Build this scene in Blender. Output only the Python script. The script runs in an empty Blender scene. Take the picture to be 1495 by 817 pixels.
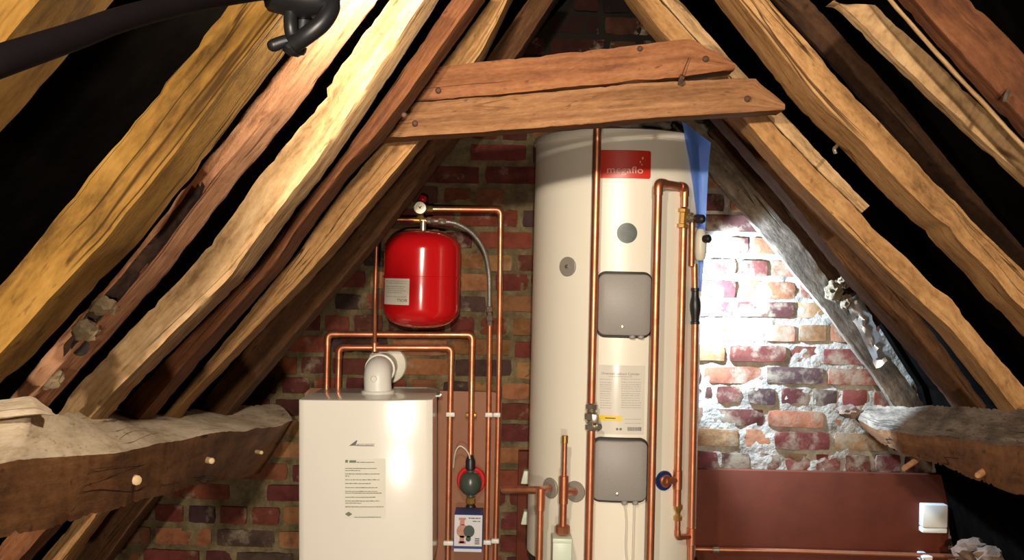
import bpy, bmesh, math, random
from mathutils import Vector, Matrix, noise
random.seed(7)
C = bpy.context.scene.collection
F = 1500.0
ROLL = math.radians(1.3)
EYE = 1.25                       # camera height above the loft floor
cr, sr = math.cos(ROLL), math.sin(ROLL)

def P(u, v, d):
    """world point seen at photo pixel (u,v), d metres in front of the lens"""
    xi = (u-747.5)/F*d; zi = -(v-408.5)/F*d
    return Vector((xi*cr-zi*sr, d, xi*sr+zi*cr+EYE))

# ------------------------------------------------------------------ materials
def new_mat(name):
    m = bpy.data.materials.new(name); m.use_nodes = True
    nt = m.node_tree; b = nt.nodes['Principled BSDF']
    return m, nt, b
def N(nt, t, **kw):
    n = nt.nodes.new(t)
    for k, v in kw.items():
        if k in n.inputs: n.inputs[k].default_value = v
        else: setattr(n, k, v)
    return n
def L(nt, a, b): nt.links.new(a, b)
def ramp(nt, fac, stops):
    r = nt.nodes.new('ShaderNodeValToRGB'); e = r.color_ramp.elements
    while len(e) < len(stops): e.new(0.5)
    for i, (p, c) in enumerate(stops):
        e[i].position = p; e[i].color = (c[0], c[1], c[2], 1)
    L(nt, fac, r.inputs[0]); return r
def srgb(r, g, b):
    f = lambda c: (c/255/12.92) if c/255 <= .04045 else ((c/255+.055)/1.055)**2.4
    return (f(r), f(g), f(b))

def simple(name, col, rough=.5, metal=0, vary=.12, scale=18, bump=.0, coat=0, bscale=60, spec=.5):
    m, nt, b = new_mat(name)
    tc = N(nt, 'ShaderNodeTexCoord')
    n = N(nt, 'ShaderNodeTexNoise', Scale=scale, Detail=4.0)
    L(nt, tc.outputs['Object'], n.inputs['Vector'])
    r = ramp(nt, n.outputs['Fac'], [(.3, [c*(1-vary) for c in col]), (.7, [min(1, c*(1+vary)) for c in col])])
    L(nt, r.outputs[0], b.inputs['Base Color'])
    b.inputs['Roughness'].default_value = rough; b.inputs['Metallic'].default_value = metal
    b.inputs['Coat Weight'].default_value = coat; b.inputs['Specular IOR Level'].default_value = spec
    if bump:
        n2 = N(nt, 'ShaderNodeTexNoise', Scale=bscale, Detail=6.0)
        L(nt, tc.outputs['Object'], n2.inputs['Vector'])
        bp = N(nt, 'ShaderNodeBump', Strength=bump, Distance=.004)
        L(nt, n2.outputs['Fac'], bp.inputs['Height']); L(nt, bp.outputs[0], b.inputs['Normal'])
    return m

def wood(name, dark, mid, light, rough=.85, bump=.7, patch=.5):
    m, nt, b = new_mat(name)
    uv = N(nt, 'ShaderNodeUVMap')
    oi = N(nt, 'ShaderNodeObjectInfo')
    sc = N(nt, 'ShaderNodeVectorMath', operation='SCALE'); sc.inputs[0].default_value = (13.7, 5.1, 3.3)
    L(nt, oi.outputs['Random'], sc.inputs['Scale'])
    ad = N(nt, 'ShaderNodeVectorMath', operation='ADD')
    L(nt, uv.outputs[0], ad.inputs[0]); L(nt, sc.outputs[0], ad.inputs[1])
    mp = N(nt, 'ShaderNodeMapping'); mp.inputs['Scale'].default_value = (2.2, 42, 1)
    L(nt, ad.outputs[0], mp.inputs['Vector'])
    g = N(nt, 'ShaderNodeTexNoise', Scale=1.0, Detail=6.0, Roughness=.6, Distortion=.35); L(nt, mp.outputs[0], g.inputs['Vector'])
    mp2 = N(nt, 'ShaderNodeMapping'); mp2.inputs['Scale'].default_value = (6, 15, 1)
    L(nt, ad.outputs[0], mp2.inputs['Vector'])
    p = N(nt, 'ShaderNodeTexNoise', Scale=1.0, Detail=5.0, Roughness=.6); L(nt, mp2.outputs[0], p.inputs['Vector'])
    mx = N(nt, 'ShaderNodeMix', data_type='FLOAT'); mx.inputs['Factor'].default_value = patch
    L(nt, g.outputs['Fac'], mx.inputs['A']); L(nt, p.outputs['Fac'], mx.inputs['B'])
    fi = N(nt, 'ShaderNodeMapping'); fi.inputs['Scale'].default_value = (40, 110, 1); L(nt, ad.outputs[0], fi.inputs['Vector'])
    fn = N(nt, 'ShaderNodeTexNoise', Scale=1.0, Detail=4.0, Roughness=.7); L(nt, fi.outputs[0], fn.inputs['Vector'])
    m2 = N(nt, 'ShaderNodeMix', data_type='FLOAT'); m2.inputs['Factor'].default_value = .28
    L(nt, mx.outputs['Result'], m2.inputs['A']); L(nt, fn.outputs['Fac'], m2.inputs['B']); mx = m2
    r = ramp(nt, mx.outputs['Result'], [(.36, dark), (.50, mid), (.64, light)])
    # cracks along the grain
    mp3 = N(nt, 'ShaderNodeMapping'); mp3.inputs['Scale'].default_value = (.9, 20, 1)
    L(nt, ad.outputs[0], mp3.inputs['Vector'])
    ck = N(nt, 'ShaderNodeTexNoise', Scale=1.0, Detail=3.0, Distortion=.6); L(nt, mp3.outputs[0], ck.inputs['Vector'])
    ab = N(nt, 'ShaderNodeMath', operation='SUBTRACT'); ab.inputs[1].default_value = .5; L(nt, ck.outputs['Fac'], ab.inputs[0])
    ab2 = N(nt, 'ShaderNodeMath', operation='ABSOLUTE'); L(nt, ab.outputs[0], ab2.inputs[0])
    cm = N(nt, 'ShaderNodeMapRange'); cm.inputs['From Min'].default_value = .002; cm.inputs['From Max'].default_value = .012
    L(nt, ab2.outputs[0], cm.inputs['Value'])
    br = N(nt, 'ShaderNodeTexNoise', Scale=3.0, Detail=2.0); L(nt, ad.outputs[0], br.inputs['Vector'])
    brr = N(nt, 'ShaderNodeMapRange'); brr.inputs['From Min'].default_value = .5; brr.inputs['From Max'].default_value = .6
    L(nt, br.outputs['Fac'], brr.inputs['Value'])
    om = N(nt, 'ShaderNodeMath', operation='SUBTRACT'); om.inputs[0].default_value = 1; L(nt, brr.outputs[0], om.inputs[1])
    cx = N(nt, 'ShaderNodeMath', operation='MAXIMUM'); L(nt, cm.outputs[0], cx.inputs[0]); L(nt, om.outputs[0], cx.inputs[1])
    mc = N(nt, 'ShaderNodeMix', data_type='RGBA')
    L(nt, cx.outputs[0], mc.inputs['Factor']); mc.inputs['A'].default_value = (dark[0]*.6, dark[1]*.55, dark[2]*.5, 1)
    L(nt, r.outputs[0], mc.inputs['B'])
    # woodworm / dirt specks
    mp4 = N(nt, 'ShaderNodeMapping'); mp4.inputs['Scale'].default_value = (35, 80, 1); L(nt, ad.outputs[0], mp4.inputs['Vector'])
    vo = N(nt, 'ShaderNodeTexNoise', Scale=1.0, Detail=2.0); L(nt, mp4.outputs[0], vo.inputs['Vector'])
    vr = N(nt, 'ShaderNodeMapRange'); vr.inputs['From Min'].default_value = .20; vr.inputs['From Max'].default_value = .36
    L(nt, vo.outputs['Fac'], vr.inputs['Value'])
    mc2 = N(nt, 'ShaderNodeMix', data_type='RGBA'); L(nt, vr.outputs[0], mc2.inputs['Factor'])
    mc2.inputs['A'].default_value = (dark[0]*.8, dark[1]*.75, dark[2]*.7, 1); L(nt, mc.outputs['Result'], mc2.inputs['B'])
    L(nt, mc2.outputs['Result'], b.inputs['Base Color'])
    b.inputs['Roughness'].default_value = rough; b.inputs['Specular IOR Level'].default_value = .2
    hm = N(nt, 'ShaderNodeMath', operation='MULTIPLY'); L(nt, mx.outputs['Result'], hm.inputs[0]); L(nt, cx.outputs[0], hm.inputs[1])
    bp = N(nt, 'ShaderNodeBump', Strength=bump, Distance=.006)
    L(nt, hm.outputs[0], bp.inputs['Height']); L(nt, bp.outputs[0], b.inputs['Normal'])
    return m

M = {}
M['oak']   = wood('old_oak', srgb(96,66,38), srgb(156,114,70), srgb(186,146,98))
M['pale']  = wood('pale_oak', srgb(112,84,54), srgb(176,140,98), srgb(208,178,136))
M['brown'] = wood('brown_oak', srgb(74,46,26), srgb(116,76,44), srgb(146,100,60))
M['red']   = wood('reddish_oak', srgb(74,42,26), srgb(112,68,42), srgb(142,92,58))
M['russet'] = wood('russet_sawn_pine', srgb(92,54,34), srgb(126,80,50), srgb(150,102,68), bump=.3, patch=.3)
M['dim']   = wood('dim_brown_oak', srgb(56,36,22), srgb(86,56,34), srgb(112,76,46))  # darker copy of the brown oak; rL1's shade is put into it
M['ochre'] = wood('ochre_oak', srgb(92,64,26), srgb(146,106,46), srgb(172,130,64), patch=.9)
M['pink']  = wood('pinkish_elm', srgb(122,78,54), srgb(200,144,106), srgb(224,174,134), patch=.4)
M['grey']  = wood('dusty_oak', srgb(58,48,40), srgb(106,90,74), srgb(148,130,110), patch=.75)
M['sawn']  = wood('sawn_pine', srgb(86,56,34), srgb(122,84,54), srgb(148,108,74), bump=.3, patch=.3)
M['darkwood'] = wood('dark_oak', srgb(44,28,18), srgb(70,46,30), srgb(94,64,42))
M['dust']  = wood('dust_topped_oak', srgb(160,140,114), srgb(214,192,164), srgb(234,216,192), patch=.7, bump=.4)
M['felt']  = simple('black_roofing_felt', (.0035,.0028,.0024), 1, vary=.3, bump=.3, spec=0)
M['floor'] = simple('floor_boarding', srgb(90,62,40), .8, vary=.3, bump=.2)
M['board'] = simple('reddish_hardboard', srgb(90,40,24), .7, vary=.14, scale=9, bump=.08, bscale=300, spec=.2)
M['ply']   = simple('brown_backing_board', srgb(140,90,60), .6, vary=.1, scale=8, bump=.08, bscale=200)
M['enamel'] = simple('cream_enamel', srgb(236,230,218), .17, vary=.015, scale=3, spec=.5)
M['tank']  = simple('cream_painted_steel', srgb(230,222,204), .34, vary=.02, scale=4)
M['red_paint'] = simple('red_gloss_paint', srgb(190,20,24), .16, vary=.04, scale=5, coat=.3)
def copper_mat():
    m, nt, b = new_mat('copper')
    tc = N(nt, 'ShaderNodeTexCoord')
    n = N(nt, 'ShaderNodeTexNoise', Scale=14.0, Detail=5.0, Roughness=.6); L(nt, tc.outputs['Object'], n.inputs['Vector'])
    r = ramp(nt, n.outputs['Fac'], [(.3, srgb(186,108,74)), (.5, srgb(208,134,98)), (.72, srgb(224,160,126))])
    L(nt, r.outputs[0], b.inputs['Base Color'])
    b.inputs['Metallic'].default_value = .85
    r2 = ramp(nt, n.outputs['Fac'], [(.3, (.46,)*3), (.7, (.34,)*3)]); L(nt, r2.outputs[0], b.inputs['Roughness'])
    return m
M['copper'] = copper_mat()
M['brass'] = simple('brass', srgb(196,152,84), .32, .8, vary=.1)
M['nickel'] = simple('nickel_plate', srgb(190,180,160), .28, .85, vary=.08)
M['braid'] = simple('braided_steel', srgb(150,146,138), .4, .7, vary=.25, scale=300, bump=.3, bscale=400)
M['white'] = simple('white_plastic', srgb(226,222,212), .38, vary=.03)
M['offwhite'] = simple('offwhite_plastic', srgb(206,200,180), .45, vary=.04)
M['green_white'] = simple('pale_green_plastic', srgb(206,216,194), .4, vary=.03)
M['black'] = simple('black_plastic', (.012,.012,.013), .4, vary=.2)
M['rubber'] = simple('dark_gasket', srgb(38,34,30), .6, vary=.1)
M['grey_plastic'] = simple('grey_plastic_cover', srgb(146,140,134), .5, vary=.05, scale=200, bump=.05, bscale=600)
M['grey_disc'] = simple('grey_plastic_ring', srgb(138,130,120), .45, vary=.06)
M['grey_metal'] = simple('galvanised_steel', srgb(186,184,178), .35, .6, vary=.15, scale=30)
M['blue_plastic'] = simple('dark_blue_plastic', srgb(28,42,96), .4, vary=.05)
M['paper'] = simple('white_paper', srgb(216,206,190), .6, vary=.03)
M['label'] = simple('clear_white_label', srgb(233,228,214), .15, vary=.02)
M['plate'] = simple('vinyl_label', srgb(214,208,196), .14, vary=.02, coat=.3)
M['badge'] = simple('red_badge', srgb(206,44,22), .35, vary=.05)
M['badge_text'] = simple('pale_badge_lettering', srgb(240,196,176), .5, vary=.02)
M['ink'] = simple('grey_ink', srgb(112,106,100), .6, vary=.05)
M['ink_green'] = simple('greenish_ink', srgb(116,126,100), .6, vary=.05)
M['ink_dark'] = simple('black_ink', srgb(58,48,40), .6, vary=.05)
M['ink_light'] = simple('pale_ink', srgb(172,166,156), .6, vary=.05)
M['green_sticker'] = simple('dark_green_sticker', srgb(52,66,58), .4, vary=.05)
M['yellow'] = simple('yellow_sticker', srgb(226,190,30), .4, vary=.06)
M['dark_green'] = simple('dark_green_casting', srgb(66,74,66), .3, vary=.15, scale=40)
M['box_blue'] = simple('blue_card', srgb(50,76,140), .5, vary=.05)
M['card'] = simple('white_card', srgb(206,202,206), .5, vary=.03)
M['bronze'] = simple('printed_bronze', srgb(178,126,104), .5, vary=.15, scale=60)
M['mortar_lump'] = simple('mortar_lump', srgb(112,94,70), .95, vary=.25, scale=30, bump=.8, bscale=80)
M['stone'] = simple('pinkish_stone', srgb(112,88,72), .95, vary=.3, scale=25, bump=.8, bscale=60)
M['foil'] = simple('crumpled_foil', srgb(214,208,200), .3, .8, vary=.12, scale=40)
M['iron'] = simple('rusty_iron', srgb(72,48,34), .7, .4, vary=.2)
M['pegwood'] = simple('cut_peg_wood', srgb(186,158,118), .7, vary=.1, scale=60, bump=.2)
M['oldpeg'] = simple('weathered_peg_wood', srgb(160,112,76), .8, vary=.2, scale=60, bump=.4)
M['hole'] = simple('rotten_wood', srgb(26,18,12), .95, vary=.4, scale=60, bump=.8)
M['pole'] = simple('dark_metal_pole', srgb(24,17,19), .75, 0, vary=.2, spec=.15)
M['bare_wire'] = simple('white_cable', srgb(214,206,190), .5, vary=.04)
def film_mat():
    m, nt, b = new_mat('blue_polythene')
    b.inputs['Base Color'].default_value = (*srgb(140,184,255), 1)
    b.inputs['Roughness'].default_value = .35
    b.inputs['Transmission Weight'].default_value = .0
    t = N(nt, 'ShaderNodeBsdfTranslucent'); t.inputs['Color'].default_value = (*srgb(176,204,255), 1)
    mx = N(nt, 'ShaderNodeMixShader'); mx.inputs[0].default_value = .25
    out = nt.nodes['Material Output']
    L(nt, b.outputs[0], mx.inputs[1]); L(nt, t.outputs[0], mx.inputs[2]); L(nt, mx.outputs[0], out.inputs['Surface'])
    return m
M['film'] = film_mat()
def brick_mat():
    m, nt, b = new_mat('old_brick')
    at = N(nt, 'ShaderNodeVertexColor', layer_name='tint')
    tc = N(nt, 'ShaderNodeTexCoord')
    n = N(nt, 'ShaderNodeTexNoise', Scale=22.0, Detail=8.0, Roughness=.7); L(nt, tc.outputs['Object'], n.inputs['Vector'])
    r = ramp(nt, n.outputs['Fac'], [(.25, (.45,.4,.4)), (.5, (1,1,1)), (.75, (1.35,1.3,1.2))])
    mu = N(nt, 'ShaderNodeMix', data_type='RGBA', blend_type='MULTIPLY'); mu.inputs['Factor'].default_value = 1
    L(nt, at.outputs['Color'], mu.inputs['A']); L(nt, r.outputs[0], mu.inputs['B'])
    # lime smeared over the faces
    n2 = N(nt, 'ShaderNodeTexNoise', Scale=9.0, Detail=6.0, Roughness=.65); L(nt, tc.outputs['Object'], n2.inputs['Vector'])
    sx = N(nt, 'ShaderNodeSeparateXYZ'); L(nt, tc.outputs['Object'], sx.inputs[0])
    mr = N(nt, 'ShaderNodeMapRange'); mr.inputs['From Min'].default_value = .35; mr.inputs['From Max'].default_value = .75
    mr.inputs['To Min'].default_value = -.03; mr.inputs['To Max'].default_value = .06
    L(nt, sx.outputs['X'], mr.inputs['Value'])
    ad = N(nt, 'ShaderNodeMath', operation='ADD'); L(nt, n2.outputs['Fac'], ad.inputs[0]); L(nt, mr.outputs[0], ad.inputs[1])
    f = N(nt, 'ShaderNodeMapRange'); f.inputs['From Min'].default_value = .54; f.inputs['From Max'].default_value = .66
    f.inputs['To Max'].default_value = .7
    L(nt, ad.outputs[0], f.inputs['Value'])
    mx = N(nt, 'ShaderNodeMix', data_type='RGBA'); L(nt, f.outputs[0], mx.inputs['Factor'])
    L(nt, mu.outputs['Result'], mx.inputs['A']); mx.inputs['B'].default_value = (*srgb(140,124,102), 1)
    L(nt, mx.outputs['Result'], b.inputs['Base Color'])
    b.inputs['Roughness'].default_value = .92; b.inputs['Specular IOR Level'].default_value = .2
    bp = N(nt, 'ShaderNodeBump', Strength=.6, Distance=.005)
    L(nt, n.outputs['Fac'], bp.inputs['Height']); L(nt, bp.outputs[0], b.inputs['Normal'])
    return m
M['brick'] = brick_mat()
def mortar_mat():
    m, nt, b = new_mat('lime_mortar')
    tc = N(nt, 'ShaderNodeTexCoord')
    n = N(nt, 'ShaderNodeTexNoise', Scale=16.0, Detail=8.0, Roughness=.7); L(nt, tc.outputs['Object'], n.inputs['Vector'])
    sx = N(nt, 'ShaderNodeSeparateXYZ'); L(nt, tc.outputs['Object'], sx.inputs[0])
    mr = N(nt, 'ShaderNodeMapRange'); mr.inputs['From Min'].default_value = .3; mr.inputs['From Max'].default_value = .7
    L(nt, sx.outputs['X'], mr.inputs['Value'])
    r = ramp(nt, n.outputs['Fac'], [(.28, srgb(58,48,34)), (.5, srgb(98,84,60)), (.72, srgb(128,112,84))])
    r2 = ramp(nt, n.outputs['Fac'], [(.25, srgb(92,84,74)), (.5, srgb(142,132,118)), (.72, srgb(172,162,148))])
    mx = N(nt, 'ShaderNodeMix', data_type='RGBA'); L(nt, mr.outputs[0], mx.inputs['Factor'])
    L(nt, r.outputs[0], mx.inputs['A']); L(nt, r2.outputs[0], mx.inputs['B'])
    ridge_shade = N(nt, 'ShaderNodeMapRange'); ridge_shade.inputs['From Min'].default_value = EYE+.50; ridge_shade.inputs['From Max'].default_value = EYE+.72
    L(nt, sx.outputs['Z'], ridge_shade.inputs['Value'])
    mq = N(nt, 'ShaderNodeMix', data_type='RGBA'); L(nt, ridge_shade.outputs[0], mq.inputs['Factor']); L(nt, mx.outputs['Result'], mq.inputs['A'])
    mq.inputs['B'].default_value = (.012, .009, .007, 1)  # mortar darkens towards the ridge, painted shade for the unlit gable top
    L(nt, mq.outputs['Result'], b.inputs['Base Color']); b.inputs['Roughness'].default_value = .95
    b.inputs['Specular IOR Level'].default_value = .15
    n2 = N(nt, 'ShaderNodeTexNoise', Scale=70.0, Detail=6.0); L(nt, tc.outputs['Object'], n2.inputs['Vector'])
    bp = N(nt, 'ShaderNodeBump', Strength=.8, Distance=.006)
    L(nt, n2.outputs['Fac'], bp.inputs['Height']); L(nt, bp.outputs[0], b.inputs['Normal'])
    return m
M['mortar'] = mortar_mat()

# ------------------------------------------------------------------ mesh helpers
def BM():
    bm = bmesh.new(); bm.loops.layers.uv.new('UVMap'); return bm
def tag(o, label=None, cat=None, group=None, kind=None):
    if label: o['label'] = label
    if cat: o['category'] = cat
    if group: o['group'] = group
    if kind: o['kind'] = kind
    return o
WORLD = {}
def obj(name, bm, mats, parent=None, label=None, cat=None, group=None, kind=None, smooth=35):
    """link a bmesh (built in world coordinates) as one mesh object with its origin at its base"""
    me = bpy.data.meshes.new(name)
    bmesh.ops.recalc_face_normals(bm, faces=bm.faces[:])
    vs = [v.co for v in bm.verts]
    lo = Vector((min(v.x for v in vs), min(v.y for v in vs), min(v.z for v in vs)))
    hi = Vector((max(v.x for v in vs), max(v.y for v in vs), max(v.z for v in vs)))
    org = Vector(((lo.x+hi.x)/2, (lo.y+hi.y)/2, lo.z))
    if kind == 'structure': org = Vector((0, 0, 0))
    bmesh.ops.translate(bm, verts=bm.verts[:], vec=-org)
    bm.to_mesh(me); bm.free()
    for m in (mats if isinstance(mats, (list, tuple)) else [mats]):
        me.materials.append(M[m] if isinstance(m, str) else m)
    if smooth:
        me.polygons.foreach_set('use_smooth', [True]*len(me.polygons))
        me.set_sharp_from_angle(angle=math.radians(smooth))
    o = bpy.data.objects.new(name, me); C.objects.link(o)
    WORLD[o.name] = org
    if parent: o.parent = parent; o.location = org-WORLD[parent.name]
    else: o.location = org
    return tag(o, label, cat, group, kind)
def thing(name, loc, label, cat, group=None):
    o = bpy.data.objects.new(name, None); C.objects.link(o); o.location = loc; o.empty_display_size = .05
    WORLD[o.name] = Vector(loc)
    return tag(o, label, cat, group)
def quad(bm, *vs):
    try: return bm.faces.new(vs)
    except ValueError: return None
def box(bm, lo, hi, bev=0, fn=None, segs=2):
    r = bmesh.ops.create_cube(bm, size=1)
    vs = r['verts']
    for v in vs:
        v.co = Vector([lo[i] if v.co[i] < 0 else hi[i] for i in range(3)])
    if bev:
        es = list({e for v in vs for e in v.link_edges})
        rb = bmesh.ops.bevel(bm, geom=es, offset=bev, segments=segs, affect='EDGES', profile=.5)
        vs = list({v for f in rb['faces'] for v in f.verts} | {v for v in vs if v.is_valid})
    if fn:
        for v in vs: v.co = fn(v.co)
    return vs
def frame(t):
    t = t.normalized()
    a = Vector((0, 0, 1)) if abs(t.z) < .9 else Vector((0, 1, 0))
    x = t.cross(a).normalized(); y = x.cross(t).normalized()
    return x, y
def lathe(bm, p, axis, prof, seg=24, cap=True):
    """revolve [(radius, height)...] about axis through p"""
    axis = axis.normalized(); x, y = frame(axis); rings = []
    for r, h in prof:
        rings.append([bm.verts.new(p+axis*h+(x*math.cos(2*math.pi*k/seg)+y*math.sin(2*math.pi*k/seg))*max(r, 1e-4)) for k in range(seg)])
    for a, b in zip(rings, rings[1:]):
        for k in range(seg): quad(bm, a[k], a[(k+1) % seg], b[(k+1) % seg], b[k])
    if cap:
        bm.faces.new(rings[0]); bm.faces.new(rings[-1])
def cyl(bm, a, b, r, seg=16, bev=0):
    a = Vector(a); b = Vector(b); h = (b-a).length
    if bev: pr = [(r-bev, 0), (r, bev), (r, h-bev), (r-bev, h)]
    else: pr = [(r, 0), (r, h)]
    lathe(bm, a, b-a, pr, seg)
def fillet(pts, fr, n=6):
    out = [pts[0]]
    for a, b, c in zip(pts, pts[1:], pts[2:]):
        d1 = (a-b); d2 = (c-b); f = min(fr, d1.length*.45, d2.length*.45)
        p = b+d1.normalized()*f; q = b+d2.normalized()*f
        for i in range(n+1):
            t = i/n; out.append(p*(1-t)**2+b*2*t*(1-t)+q*t*t)
    out.append(pts[-1]); return out
def tube(bm, pts, r, seg=12, rad=None):
    n = len(pts); x = None; rings = []
    for i, p in enumerate(pts):
        t = (pts[min(i+1, n-1)]-pts[max(i-1, 0)]).normalized()
        if x is None: x, y = frame(t)
        else:
            x = (x-t*x.dot(t)).normalized(); y = x.cross(t)
        rr = rad[i] if rad else r
        rings.append([bm.verts.new(p+(x*math.cos(2*math.pi*k/seg)+y*math.sin(2*math.pi*k/seg))*rr) for k in range(seg)])
    for a, b in zip(rings, rings[1:]):
        for k in range(seg): quad(bm, a[k], a[(k+1) % seg], b[(k+1) % seg], b[k])
    bm.faces.new(rings[0]); bm.faces.new(rings[-1])
def catmull(pts, n=8):
    out = []; q = [pts[0]*2-pts[1]]+list(pts)+[pts[-1]*2-pts[-2]]
    for i in range(1, len(q)-2):
        for k in range(n):
            t = k/n; a, b, c, d = q[i-1:i+3]
            out.append(.5*((2*b)+(c-a)*t+(2*a-5*b+4*c-d)*t*t+(3*b-a-3*c+d)*t**3))
    out.append(pts[-1]); return out
def lump(bm, c, rx, ry, rz, seed, amp=.3, sub=3, freq=2.2):
    r = bmesh.ops.create_icosphere(bm, subdivisions=sub, radius=1)
    for v in r['verts']:
        n = noise.noise(v.co*freq+Vector((seed*3.1, seed, 0)))+.5*noise.noise(v.co*freq*2.3+Vector((seed, 7, 0)))
        v.co = v.co*(1+amp*n); v.co = Vector((v.co.x*rx, v.co.y*ry, v.co.z*rz))+c
def rr_panel(bm, mp, s0, s1, z0, z1, rad, rings, n=14):
    """rounded rectangle laid on a surface: mp(s,z,off); rings = [(inset, off)...] from the base outwards"""
    cols = []
    for k in range(7): cols.append(1-math.cos(math.pi/2*k/6))
    prev = None
    for ins, off in rings:
        a, b, c, d = s0+ins, s1-ins, z0+ins, z1-ins; r = max(rad-ins, .0002)
        r = min(r, (b-a)/2*.99, (d-c)/2*.99)
        ss = [a+r*q for q in cols]+[a+r+(b-a-2*r)*k/n for k in range(1, n)]+[b-r*q for q in reversed(cols)]
        bot, top = [], []
        for s in ss:
            e = r-(s-a) if s < a+r else (r-(b-s) if s > b-r else 0)
            h = r-math.sqrt(max(0, r*r-e*e))
            bot.append(bm.verts.new(mp(s, c+h, off))); top.append(bm.verts.new(mp(s, d-h, off)))
        loop = bot+top[::-1]
        if prev:
            for k in range(len(loop)):
                quad(bm, prev[k], prev[(k+1) % len(loop)], loop[(k+1) % len(loop)], loop[k])
        prev = loop; last = (bot, top)
    bot, top = last
    for k in range(len(bot)-1): quad(bm, bot[k], bot[k+1], top[k+1], top[k])
def text(bm, s, size, mp, x0, z0, width=None, off=.0006, shear=0):
    cu = bpy.data.curves.new('lettering', 'FONT'); cu.body = s; cu.size = size; cu.shear = shear; cu.resolution_u = 3
    o = bpy.data.objects.new('lettering', cu); C.objects.link(o)
    dg = bpy.context.evaluated_depsgraph_get(); dg.update()
    me = bpy.data.meshes.new_from_object(o.evaluated_get(dg))
    xs = [v.co.x for v in me.vertices]; lo, hi = min(xs), max(xs)
    k = (width/(hi-lo)) if width else 1
    vs = [bm.verts.new(mp(x0+(v.co.x-lo)*k, z0+v.co.y, off)) for v in me.vertices]
    for p in me.polygons: quad(bm, *[vs[i] for i in p.vertices])
    bpy.data.objects.remove(o); bpy.data.meshes.remove(me); bpy.data.curves.remove(cu)
def rect(bm, mp, s0, s1, z0, z1, off, n=4):
    a = [bm.verts.new(mp(s0+(s1-s0)*k/n, z0, off)) for k in range(n+1)]
    b = [bm.verts.new(mp(s0+(s1-s0)*k/n, z1, off)) for k in range(n+1)]
    for k in range(n): quad(bm, a[k], a[k+1], b[k+1], b[k])
def scribble(bm, mp, s0, s1, z, h, off, seed=0):
    """one line of print too small to read: word-length marks"""
    rnd = random.Random(seed); s = s0
    while s < s1:
        w = rnd.uniform(.8, 3.2)*h*1.3
        rect(bm, mp, s, min(s+w, s1), z, z+h*rnd.uniform(.7, 1), off, 1); s += w+h*.5
def disc(bm, mp, s, z, rx, rz, off, n=24):
    vs = [bm.verts.new(mp(s+rx*math.cos(2*math.pi*k/n), z+rz*math.sin(2*math.pi*k/n), off)) for k in range(n)]
    c = bm.verts.new(mp(s, z, off))
    for k in range(n): quad(bm, c, vs[k], vs[(k+1) % n])

# ------------------------------------------------------------------ hewn timbers
def timber_mesh(stations, topmat=False, amp=.0016, rag=.008, seed=0, step=.014, disp=None, fine=.0012, nside=2):
    """stations: list of 4-corner loops along the beam; returns a subdivided, roughly hewn mesh"""
    bm = BM(); uvl = bm.loops.layers.uv.active
    cen = [sum(s, Vector())/4 for s in stations]
    acc = [0]
    for a, b in zip(cen, cen[1:]): acc.append(acc[-1]+(b-a).length)
    n = max(6, min(220, int(acc[-1]/step)))
    side = [max(nside, min(6, int((stations[0][k]-stations[0][(k+1) % 4]).length/.022)+1)) for k in range(4)]
    rings = []; us = []; vsn = None
    for i in range(n+1):
        t = acc[-1]*i/n; j = 0
        while j < len(acc)-2 and acc[j+1] < t: j += 1
        f = (t-acc[j])/max(1e-6, acc[j+1]-acc[j])
        c4 = [stations[j][k]*(1-f)+stations[j+1][k]*f for k in range(4)]
        cc = sum(c4, Vector())/4
        ring = []; vv = []; pv = 0
        for k in range(4):
            a, b = c4[k], c4[(k+1) % 4]
            for q in range(side[k]):
                p = a*(1-q/side[k])+b*q/side[k]
                sd = Vector((seed*7.3, seed*1.7, seed*3.9))
                nv = noise.noise_vector(p*5+sd)*amp+noise.noise_vector(p*28+sd)*fine
                p2 = p+nv
                if q == 0:
                    w = .7*noise.noise(p*24+sd*1.3)+.7*noise.noise(p*62+sd)
                    p2 += (cc-p).normalized()*(.0022+max(0, w-.05)*rag)
                if disp: p2 = disp(p2, k, q/side[k], i/n)
                ring.append(bm.verts.new(p2)); vv.append(pv+(b-a).length*q/side[k])
            pv += (b-a).length
        vv.append(pv); rings.append(ring); us.append(t); vsn = vsn or vv
    m = len(rings[0])
    for i in range(n):
        for k in range(m):
            f = quad(bm, rings[i][k], rings[i][(k+1) % m], rings[i+1][(k+1) % m], rings[i+1][k])
            if f:
                if topmat and k < side[0]: f.material_index = 1
                for lp, (u, v) in zip(f.loops, ((us[i], vsn[k]), (us[i], vsn[k+1]), (us[i+1], vsn[k+1]), (us[i+1], vsn[k]))):
                    lp[uvl].uv = (u, v)
    for r, u in ((rings[0], 0), (rings[-1], us[-1])):
        c = bm.verts.new(sum((v.co for v in r), Vector())/m)
        for k in range(m):
            f = quad(bm, c, r[k], r[(k+1) % m])
            if f:
                for lp in f.loops: lp[uvl].uv = (u+lp.vert.co.x*.05, lp.vert.co.z*1.0)
    return bm
def interp(poly, s, ax):
    ss = [p[0]*ax[0]+p[1]*ax[1] for p in poly]
    o = sorted(range(len(poly)), key=lambda i: ss[i]); ss = [ss[i] for i in o]; pl = [poly[i] for i in o]
    j = 0
    while j < len(ss)-2 and ss[j+1] < s: j += 1
    f = (s-ss[j])/(ss[j+1]-ss[j])
    return (pl[j][0]*(1-f)+pl[j+1][0]*f, pl[j][1]*(1-f)+pl[j+1][1]*f)
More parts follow.
